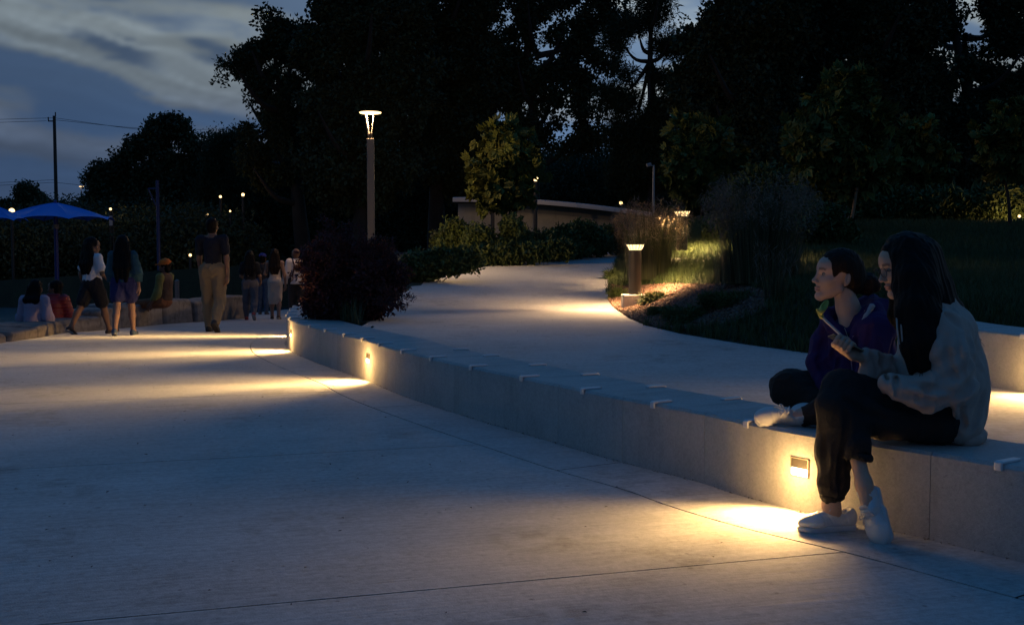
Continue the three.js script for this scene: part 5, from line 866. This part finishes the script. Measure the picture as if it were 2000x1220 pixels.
  const f1 = folds(.01, 16, 31, 1.5, .5, 1), f2 = folds(.014, 9, 38, 1, .6, 1); part(A, 'hoodie', mesh(Hd, .0065, { disp: (x, y, z) => f1(x, y, z) * .7 + f2(x, y, z) * .7 }), purple);
  const lin = new Field(.01); lin.chain([q(1704, 598, 5.375), q(1692, 618, 5.37), q(1676, 642, 5.37), q(1661, 668, 5.365)], [.014, .010, .005, .002]); part(A, 'hood_lining', mesh(lin, .004, { disp: folds(.003, 40, 3) }), cloth(.42, .42, .44));
  part(A, 'zip', tube([q(1661, 690, 5.362), q(1664, 712, 5.365), q(1667, 745, 5.37)], .003, .003, 10, 5), std(.35, .3, .4, .4, { metalness: .7 }));
  part(A, 'necklace', tube([q(1690, 606, 5.40), q(1676, 640, 5.385), q(1663, 668, 5.38), q(1650, 640, 5.41)], .0012, .0012, 16, 5), std(.6, .5, .35, .3, { metalness: 1 }));
  // trousers
  const brown = cloth(.028, .018, .013), T = new Field(.045); T.ell(q(1704, 796, 5.52), V(.16, .1, .2), null, { k: .06 });
  T.chain([hipR, q(1610, 765, 5.63), knR], [.11, .102, .088]).chain([knR, anR], [.082, .05]).chain([hipL, q(1690, 795, 5.25), knL], [.1, .092, .078]).chain([knL, q(1618, 803, 5.18), q(1572, 812, 5.232)], [.075, .062, .047]);
  T.cap(q(1548, 814, 5.25), q(1530, 815, 5.27), .06, .06, { cut: 1, k: .004 }); const tf = folds(.010, 14, 41, .7, 1.2, 1.2); part(A, 'trousers', mesh(T, .0075, { disp: tf }), brown);
  // hair drawn back into a knot
  const hair = hairMat(.028, .016, .011), K = new Field(.025), e = (x, y, z, a, b, c, o) => K.ell(at(H, x, y, z), V(a, b, c), H, o);
  e(0, .038, -.026, .085, .107, .114); e(0, -.005, -.082, .074, .08, .064);
  e(0, -.03, .1, .086, .125, .082, { cut: 1, k: .012 }); for (const s of [-1, 1]) e(s * .09, -.012, .0, .035, .045, .045, { cut: 1, k: .012 });
  K.chain([at(H, 0, .0, -.12), at(H, .0, -.015, -.15)], [.035, .042]); for (const [a, b, c, r] of [[.01, -.01, -.172, .044], [.012, -.035, -.165, .04], [.02, -.02, -.195, .036], [-.01, .008, -.18, .034]]) K.ell(at(H, a, b, c), V(r, r * .95, r), H, { k: .01 });
  const st = strands(.007, 120, 9); part(A, 'hair', mesh(K, .0042, { disp: (x, y, z) => st(z, x + y, x) }), hair);
  { const R = rng(211), list = []; for (let i = 0; i < 22; i++) { const a = R() * 6.28, c = at(H, .01, -.02, -.165); const d = V(Math.cos(a) * .04, Math.sin(a) * .04, (R() - .5) * .05); list.push(tube([c.clone().add(d), c.clone().add(d.clone().multiplyScalar(1.35)).add(V(.006, .004, 0)), c.clone().add(d.clone().multiplyScalar(1.6)).add(V(.016 * R(), -.012 * R(), 0))], .0014, .0006, 6, 4)); } part(A, 'loose_strand', merge(list), hair); }
  const toe = q(1476, 808, 5.29), heel = q(1566, 815, 5.235), f = toe.clone().sub(heel), u = V(.05, .62, .78); const uo = u.clone().addScaledVector(f.clone().normalize(), -u.dot(f.clone().normalize())).normalize();
  sneaker(A, M4(heel.clone().addScaledVector(f.clone().normalize(), .045).addScaledVector(uo, -.05), f, u), .95, 'white sneaker lying on its side on the wall edge');
  sneaker(A, M4(q(1612, 818, 5.42), V(-.8, .1, -.5), V(-.3, .5, .6)), .9);
}

// ================================================================ PEOPLE FARTHER OFF
// a figure stands at its feet, faces +z, its left is +x; angles in radians
function skeleton(o) {
  const h = o.H, J = {}, lean = o.lean ?? 0, tw = o.twist ?? 0, up = V(0, Math.cos(lean), Math.sin(lean));
  J.pel = V(0, 0, 0); J.waist = J.pel.clone().addScaledVector(up, .09 * h); J.chest = J.pel.clone().addScaledVector(up, .2 * h); J.neck = J.pel.clone().addScaledVector(up, .29 * h);
  const sx = (o.broad ?? .094) * h; for (const [k, s] of [['L', 1], ['R', -1]]) {
    const L = o['leg' + k], hip = V(s * .052 * h, -.01 * h, 0), sp = L[2] ?? .03; J['hip' + k] = hip;
    const td = V(s * sp, -Math.cos(L[0]), Math.sin(L[0])).normalize(), sd = V(s * sp * .4, -Math.cos(L[0] - L[1]), Math.sin(L[0] - L[1])).normalize();
    J['kn' + k] = hip.clone().addScaledVector(td, .245 * h); J['an' + k] = J['kn' + k].clone().addScaledVector(sd, .235 * h);
    const fp = L[3] ?? 0; J['ff' + k] = V(s * .12, -Math.sin(fp), Math.cos(fp)).normalize(); J['fu' + k] = V(0, Math.cos(fp), Math.sin(fp));
    const A = o['arm' + k], sh = J.chest.clone().add(V(s * sx, .055 * h, -.01 + s * tw)); J['sh' + k] = sh;
    const ud = V(s * Math.sin(A[1] ?? .12), -Math.cos(A[0]), Math.sin(A[0])).normalize(), fd = V(s * (A[3] ?? .05), -Math.cos(A[0] + A[2]), Math.sin(A[0] + A[2])).normalize();
    J['el' + k] = sh.clone().addScaledVector(ud, .17 * h); J['wr' + k] = J['el' + k].clone().addScaledVector(fd, .145 * h); J['hd' + k] = fd;
  }
  const fd = V(Math.sin(o.look ?? 0), -(o.nod ?? 0), Math.cos(o.look ?? 0)).normalize(); J.head = J.neck.clone().add(V(0, .075 * h, .012 * h).applyAxisAngle(V(1, 0, 0), lean)); J.H = M4(J.head, fd, V(0, 1, 0)).multiply(new THREE.Matrix4().makeScale(.97, .97, .97));
  let low = 0; if (o.seat === undefined) { for (const k of 'LR') low = Math.min(low, J['an' + k].y - .075 * h * .62); } else low = -o.seat;
  for (const k of Object.keys(J)) if (J[k].isVector3 && !/^(ff|fu|hd)/.test(k)) J[k].y -= low; J.H.elements[13] -= low; return J;
}
function figure(label, o) {
  const J = skeleton(o), h = o.H, g = thing('person', label, 'person', o.pos, o.group); g.rotation.y = o.turn; const w = (o.wide ?? 1) * h;
  const col = skinColor(o.skin, J.H), paint = (q) => { const p = q.attributes.position, c = new Float32Array(p.count * 3); for (let i = 0; i < p.count; i++) c.set(col(p.getX(i), p.getY(i), p.getZ(i)), i * 3); q.setAttribute('color', new THREE.BufferAttribute(c, 3)); return q; };
  const B = new Field(.03); B.chain([J.pel, J.waist, J.chest], [.062 * w, .056 * w, .062 * w]).cap(J.chest, J.neck, .05 * w, .032 * w).cap(J.neck, J.head, .031 * h, .032 * h);
  for (const k of 'LR') { B.chain([J['sh' + k], J['el' + k], J['wr' + k]], [.028 * w, .023 * w, .0155 * w]).chain([J['hip' + k], J['kn' + k]], [.05 * w, .032 * w]); const m = J['kn' + k].clone().lerp(J['an' + k], .35).add(V(0, 0, -.008)); B.chain([J['kn' + k], m, J['an' + k]], [.032 * w, .033 * w, .021 * h]).cap(J['an' + k], J['an' + k].clone().addScaledVector(J['ff' + k], .1).addScaledVector(J['fu' + k], -.05), .022 * h, .018 * h); B.cap(J['shL'], J['shR'], .03 * w, .03 * w); }
  const hands = []; for (const [k, s] of [['L', 1], ['R', -1]]) hands.push(mesh(handChains(new Field(.006), J['wr' + k], J['hd' + k], V(-s, 0, .2), -s, { size: .95, curl: o.curl ?? [.4, .45, .5, .55] }), .0045));
  part(g, 'body', mergeBody([mesh(B, .012), mesh(headField(J.H), .0055), ...hands].map(paint)), skinLight); addEyes(g, J.H, [.04, .03, .02]);
  o.wear(g, J, h, w); return J;
}
const limb = (F, J, k, r0, r1, r2, end) => { F.cap(J['sh' + k], J['el' + k], r0, r1); if (end > 0) F.cap(J['el' + k], J['el' + k].clone().lerp(J['wr' + k], end), r1, r2); };
const wear = {
  top(g, J, h, w, name, mat, o = {}) { const F = new Field(.04), e = o.ease ?? .016; F.chain([J.waist.clone().lerp(J.pel, o.low ?? .4), J.waist, J.chest], [(.064 + (o.flare ?? 0)) * w + e, .058 * w + e, .064 * w + e]); F.cap(J.shL, J.shR, .03 * w + e * .5, .03 * w + e * .5); F.cap(J.chest, J.neck, .05 * w + e, .02); for (const k of 'LR') { const s = J['sh' + k], el = J['el' + k]; if (o.sleeve === 'none') continue; if (o.sleeve === 'short') F.cap(s, s.clone().lerp(el, .62), .031 * w + e * .45, .029 * w + e * .8); else limb(F, J, k, .031 * w + e * .6, .028 * w + e * .75, .021 * w + e * .5, .93); }
    F.cap(J.neck.clone().add(V(0, .005, .01)), J.head, .036 * h, .045 * h, { cut: 1, k: .01 }); const b = J.waist.clone().lerp(J.pel, o.low ?? .4).y - .03; part(g, name, mesh(F, .011, { disp: o.disp ?? folds(.012, 12, h * 31, 1, .6, 1), clip: o.cutLow === false ? null : (x, y) => b - y }), mat); },
  legs(g, J, h, w, name, mat, o = {}) { const F = new Field(.035), e = o.ease ?? .016; F.ell(J.pel.clone().add(V(0, .01, -.008)), V(.085 * w + e, .075 * w + e * .6, .07 * w + e)); for (const k of 'LR') { const L = o.len ?? 2, hp = J['hip' + k], kn = J['kn' + k], an = J['an' + k]; F.cap(hp, hp.clone().lerp(kn, Math.min(1, L)), .055 * w + e, (L < 1 ? .048 : .034) * w + e * 1.2); if (L > 1) F.chain([kn, kn.clone().lerp(an, .45), kn.clone().lerp(an, L - 1)], [.034 * w + e * 1.1, .034 * w + e * .9, .022 * w + e * (o.hem ?? .8)]); } part(g, name, mesh(F, .011, { disp: folds(.012, 13, h * 17, 1.3, .5, 1.3), clip: (x, y) => y - J.waist.y }), mat); },
  shoes(g, J, h, mat, o = {}) { for (const k of 'LR') { const F = new Field(.02), a = J['an' + k], f = J['ff' + k], u = J['fu' + k], p = (z, y, x = 0) => a.clone().addScaledVector(f, z * h).addScaledVector(u, y * h); F.cap(p(-.02, -.03), p(.05, -.034), .026 * h, .023 * h); F.cap(p(.05, -.035), p(.095, -.038), .024 * h, .018 * h); if (!o.low) F.cap(p(-.018, -.012), p(.006, -.006), .024 * h, .024 * h); const c = p(0, -.046), m = part(g, 'shoe', mesh(F, .0075, { clip: (x, y, z) => -((x - c.x) * u.x + (y - c.y) * u.y + (z - c.z) * u.z) }), mat); const S = new Field(.01); S.cap(p(-.022, -.047), p(.095, -.047), .024 * h, .022 * h); part(m, 'sole', mesh(S, .0075, { clip: (x, y, z) => Math.abs((x - c.x) * u.x + (y - c.y) * u.y + (z - c.z) * u.z) - .009 }), o.sole ?? std(.3, .3, .3, .8)); } },
  hair(g, J, h, mat, kind) { const F = new Field(.025), e = (x, y, z, a, b, c, o) => F.ell(at(J.H, x, y, z), V(a, b, c), J.H, o); e(0, .048, -.028, .083, .09, .103);
    if (kind !== 'short') e(0, -.03, -.06, .085, .1, .065); else e(0, -.03, -.05, .072, .085, .052);
    e(0, -.03, .1, .06, .1, .08, { cut: 1 });
    const n = J.neck, L = (k) => { for (const s of [-1, 0, 1]) F.chain([at(J.H, s * .05, .01, -.085), n.clone().add(V(s * .062, -.02, -.075)), n.clone().add(V(s * .07, -.16 * k, -.11)), n.clone().add(V(s * .055, -.3 * k, -.115))], [.05, .055, .052, .026]); };
    if (kind === 'long') L(.9); if (kind === 'waist') L(1.35); if (kind === 'bob') L(.32);
    part(g, 'hair', mesh(F, .009, { disp: strands(.012, 80, h * 9) }), mat); },
};
const black1 = hairMat(.006, .005, .005), brownHair = hairMat(.016, .009, .006), tan = [.26, .14, .09], pale = [.34, .2, .145], deep = [.17, .09, .06];
const onPlaza = (x, y) => hit(x, y, plazaY), tallAt = (p, px) => px / scaleAt(-p.z), AWAY = Math.PI;
{ const p = onPlaza(182, 652); figure('woman in a white tee and black shorts walking away by the water', { pos: p, turn: AWAY - .55, H: tallAt(p, 194), skin: tan, legL: [-.42, .12, .02, .5], legR: [.34, .08, .02, -.15], armL: [-.2, .2, .5], armR: [.15, .25, .7], nod: .1, look: -.3, wear(g, J, h, w) { wear.top(g, J, h, w, 'tee_shirt', cloth(.78, .76, .78), { sleeve: 'short', ease: .03, low: .55, flare: .01 }); wear.legs(g, J, h, w, 'shorts', cloth(.012, .012, .016), { len: .78, ease: .024 }); wear.shoes(g, J, h, std(.045, .028, .02, .7), { low: 1 }); wear.hair(g, J, h, black1, 'long'); } }); }
{ const p = onPlaza(243, 655); figure('woman with waist-long black hair in a teal jacket and blue shorts, seen from behind', { pos: p, turn: AWAY + .1, H: tallAt(p, 199), skin: pale, legL: [-.2, .2, .03, .45], legR: [.2, .05, .03, -.05], armL: [.1, .2, .3], armR: [-.05, .24, .3], wear(g, J, h, w) { wear.top(g, J, h, w, 'jacket', cloth(.025, .085, .11), { ease: .04, low: .8, flare: .008 }); wear.legs(g, J, h, w, 'shorts', cloth(.02, .025, .11), { len: .55, ease: .03 }); wear.shoes(g, J, h, std(.06, .1, .16, .7)); wear.hair(g, J, h, black1, 'waist'); } }); }
{ const p = onPlaza(417, 648); figure('tall man in a dark tee shirt and khaki trousers walking away', { pos: p, turn: AWAY - .05, H: tallAt(p, 229), broad: .103, skin: tan, legL: [.14, .06, .02, 0], legR: [-.02, .62, .03, .75], armL: [.22, .14, .25], armR: [-.16, .16, .15], wear(g, J, h, w) { wear.top(g, J, h, w, 'tee_shirt', cloth(.012, .013, .022, { sheen: 0 }), { sleeve: 'short', ease: .022, low: .85 }); wear.legs(g, J, h, w, 'trousers', cloth(.26, .19, .11), { ease: .024, len: 1.98, hem: 1.1 }); wear.shoes(g, J, h, std(.03, .028, .026, .7), { sole: std(.05, .04, .03, .8) }); wear.hair(g, J, h, black1, 'short'); } }); }
{ const p = onPlaza(489, 625); figure('person in a black top with a pale round print, grey trousers and red shoes', { pos: p, turn: AWAY + .15, H: tallAt(p, 137), skin: tan, legL: [.1, .05, .02], legR: [-.2, .45, .02, .7], armL: [.3, .2, 1.2], armR: [.1, .25, .9], wear(g, J, h, w) { wear.top(g, J, h, w, 'top', cloth(.012, .012, .014), { sleeve: 'short', ease: .026, low: .5 }); const pr = [new THREE.TorusGeometry(.045, .006, 6, 20, 4.2).rotateZ(2.8), new THREE.TorusGeometry(.022, .005, 6, 16, 3.2).rotateZ(3)]; part(g, 'print', merge(pr).translate(.02, J.waist.y + .06, -.127), std(.5, .35, .3, .8)); wear.legs(g, J, h, w, 'trousers', cloth(.11, .1, .11), { ease: .02, len: 1.96 }); wear.shoes(g, J, h, std(.3, .03, .03, .6)); wear.hair(g, J, h, black1, 'long'); } }); }
{ const p = onPlaza(514, 614); figure('person in a blue cap and blue jeans half hidden between two walkers', { pos: p, turn: AWAY, H: tallAt(p, 121), skin: deep, legL: [.05, .05, .02], legR: [-.05, .1, .02], armL: [.1, .2, .2], armR: [.1, .2, .2], wear(g, J, h, w) { wear.top(g, J, h, w, 'top', cloth(.015, .015, .02), { ease: .03, low: .7 }); wear.legs(g, J, h, w, 'jeans', cloth(.03, .06, .12), { ease: .02 }); wear.shoes(g, J, h, std(.05, .05, .05, .7)); wear.hair(g, J, h, black1, 'short'); const F = new Field(.02); F.ell(at(J.H, 0, .07, -.02), V(.092, .075, .105), J.H); F.ell(at(J.H, 0, .06, .11), V(.07, .012, .06), J.H); part(g, 'cap', mesh(F, .008, { clip: (x, y) => J.head.y + .045 - y }), cloth(.03, .04, .22)); } }); }
{ const p = onPlaza(538, 623); figure('woman in a sleeveless beige dress with loose dark hair walking away', { pos: p, turn: AWAY + .1, H: tallAt(p, 139), skin: pale, legL: [.1, .05, .0], legR: [-.12, .2, .0, .3], armL: [.35, .3, 1.9, -.1], armR: [.05, .22, .2], wear(g, J, h, w) { const F = new Field(.05); F.chain([J.chest, J.waist, J.pel.clone().add(V(0, -.03, -.02)), V(.01, J.knL.y + .05, -.03), V(.01, J.knL.y - .12, -.05)], [.066 * w + .012, .056 * w + .014, .088 * w + .012, .085 * w, .078 * w]); F.cap(J.hipL, J.knL, .07, .06).cap(J.hipR, J.knR, .07, .06); F.cap(J.shL, J.chest, .03, .05).cap(J.shR, J.chest, .03, .05); F.cap(J.neck, J.head, .06, .06, { cut: 1 }); part(g, 'dress', mesh(F, .01, { disp: folds(.01, 11, 3, 1.4, .5, 1.4), clip: (x, y) => Math.max(J.knL.y - .1 - y, y - J.shL.y - .01) }), cloth(.58, .45, .36)); wear.shoes(g, J, h, std(.08, .05, .035, .7), { low: 1 }); wear.hair(g, J, h, brownHair, 'long'); } }); }
{ const p = onPlaza(579, 621); figure('bald person in a white shirt with a dark strap, half hidden behind the red shrub', { pos: p, turn: AWAY + .5, H: tallAt(p, 138), broad: .1, wide: 1.08, skin: deep, look: .3, legL: [.05, .05, .03], legR: [-.1, .2, .03, .3], armL: [.1, .2, .3], armR: [-.05, .25, .2], wear(g, J, h, w) { wear.top(g, J, h, w, 'shirt', cloth(.78, .68, .62), { ease: .045, low: 1.35, flare: .015, cutLow: true }); const s = tube([J.shL.clone().add(V(-.05, .07, -.04)), J.chest.clone().add(V(.09, 0, -.15)), J.waist.clone().add(V(.13, -.06, -.1))], .018, .02, 12, 8); part(g, 'strap', s, cloth(.06, .035, .04)); wear.legs(g, J, h, w, 'trousers', cloth(.05, .04, .035), { ease: .02 }); wear.shoes(g, J, h, std(.05, .04, .04, .7)); } }); }
const sitAt = (x, y, d, up = 0) => { const p = P(x, y, d); p.y += up; return p; };
{ const d = 16.6, p = sitAt(66, 640, d); p.y -= .1; figure('person seated on the stones in a white top with lavender sleeves, back turned', { pos: p, turn: AWAY - .15, H: 1.58, seat: .1, lean: .1, skin: tan, look: .2, nod: .1, legL: [1.35, 1.3, .12, .2], legR: [1.3, 1.2, .12, .2], armL: [.1, .3, .5], armR: [-.1, .35, .35], wear(g, J, h, w) { wear.top(g, J, h, w, 'sweater', cloth(.4, .33, .43), { ease: .045, low: .75 }); const F = new Field(.03); F.chain([J.chest.clone().add(V(0, .03, -.045)), J.waist.clone().add(V(0, -.03, -.05))], [.083, .092]); part(g, 'white_panel', mesh(F, .01, { disp: folds(.01, 14, 6, 1, .5, 1) }), cloth(.75, .7, .72)); wear.legs(g, J, h, w, 'trousers', cloth(.014, .014, .017), { ease: .02 }); wear.shoes(g, J, h, std(.1, .1, .1, .7)); wear.hair(g, J, h, black1, 'bob'); } }); }
{ const d = 17.3, p = sitAt(104, 638, d); p.y -= .1; figure('person in a quilted red jacket seated beside the lavender-sleeved one, head turned left', { pos: p, turn: AWAY + .1, H: 1.6, seat: .1, lean: .12, skin: deep, look: 1.35, legL: [1.35, 1.3, .1, .2], legR: [1.3, 1.2, .1, .2], armL: [.15, .3, .6], armR: [.1, .3, .7], wear(g, J, h, w) { wear.top(g, J, h, w, 'quilted_jacket', std(.19, .012, .014, .5), { ease: .055, low: .8, disp: (x, y, z) => .013 * Math.pow(Math.abs(Math.cos(y * 62)), .5) * -1 + .006 }); const F = new Field(.03); F.cap(J.neck.clone().add(V(-.07, 0, -.05)), J.neck.clone().add(V(.07, 0, -.05)), .05, .05); part(g, 'hood', mesh(F, .01), std(.15, .01, .012, .6)); wear.legs(g, J, h, w, 'trousers', cloth(.014, .014, .017), { ease: .02 }); wear.shoes(g, J, h, std(.1, .1, .1, .7)); wear.hair(g, J, h, black1, 'short'); } }); }
{ const d = 19.7, p = sitAt(318, 601, d); p.y += .02; figure('person in an orange cap and brown vest seated on the stones, legs stretched left', { pos: p, turn: -Math.PI / 2 - .25, H: 1.62, seat: .1, lean: -.1, skin: deep, look: .1, nod: .15, legL: [1.45, .1, .05, -.6], legR: [1.4, .3, .1, -.6], armL: [.12, .12, .5], armR: [.35, .2, .7], wear(g, J, h, w) { wear.top(g, J, h, w, 'sweater', cloth(.17, .155, .045), { ease: .03, low: .7 }); wear.top(g, J, h, w, 'vest', cloth(.09, .05, .03), { sleeve: 'none', ease: .048, low: .7 }); wear.legs(g, J, h, w, 'trousers', cloth(.2, .075, .03), { ease: .018 }); wear.shoes(g, J, h, std(.22, .09, .05, .7)); wear.hair(g, J, h, black1, 'short'); const F = new Field(.02); F.ell(at(J.H, 0, .062, -.02), V(.094, .085, .108), J.H); part(g, 'cap', mesh(F, .008, { clip: (x, y) => J.head.y + .035 - y }), cloth(.62, .15, .02)); const E = new Field(.01); E.ell(at(J.H, 0, .06, .11), V(.07, .012, .06), J.H); part(g, 'cap_brim', mesh(E, .007), cloth(.62, .15, .02)); const Bd = new Field(.02); Bd.ell(at(J.H, 0, -.085, .055), V(.055, .04, .04), J.H); part(g, 'beard', mesh(Bd, .008), black1); } }); }

renderer.render(scene, camera);
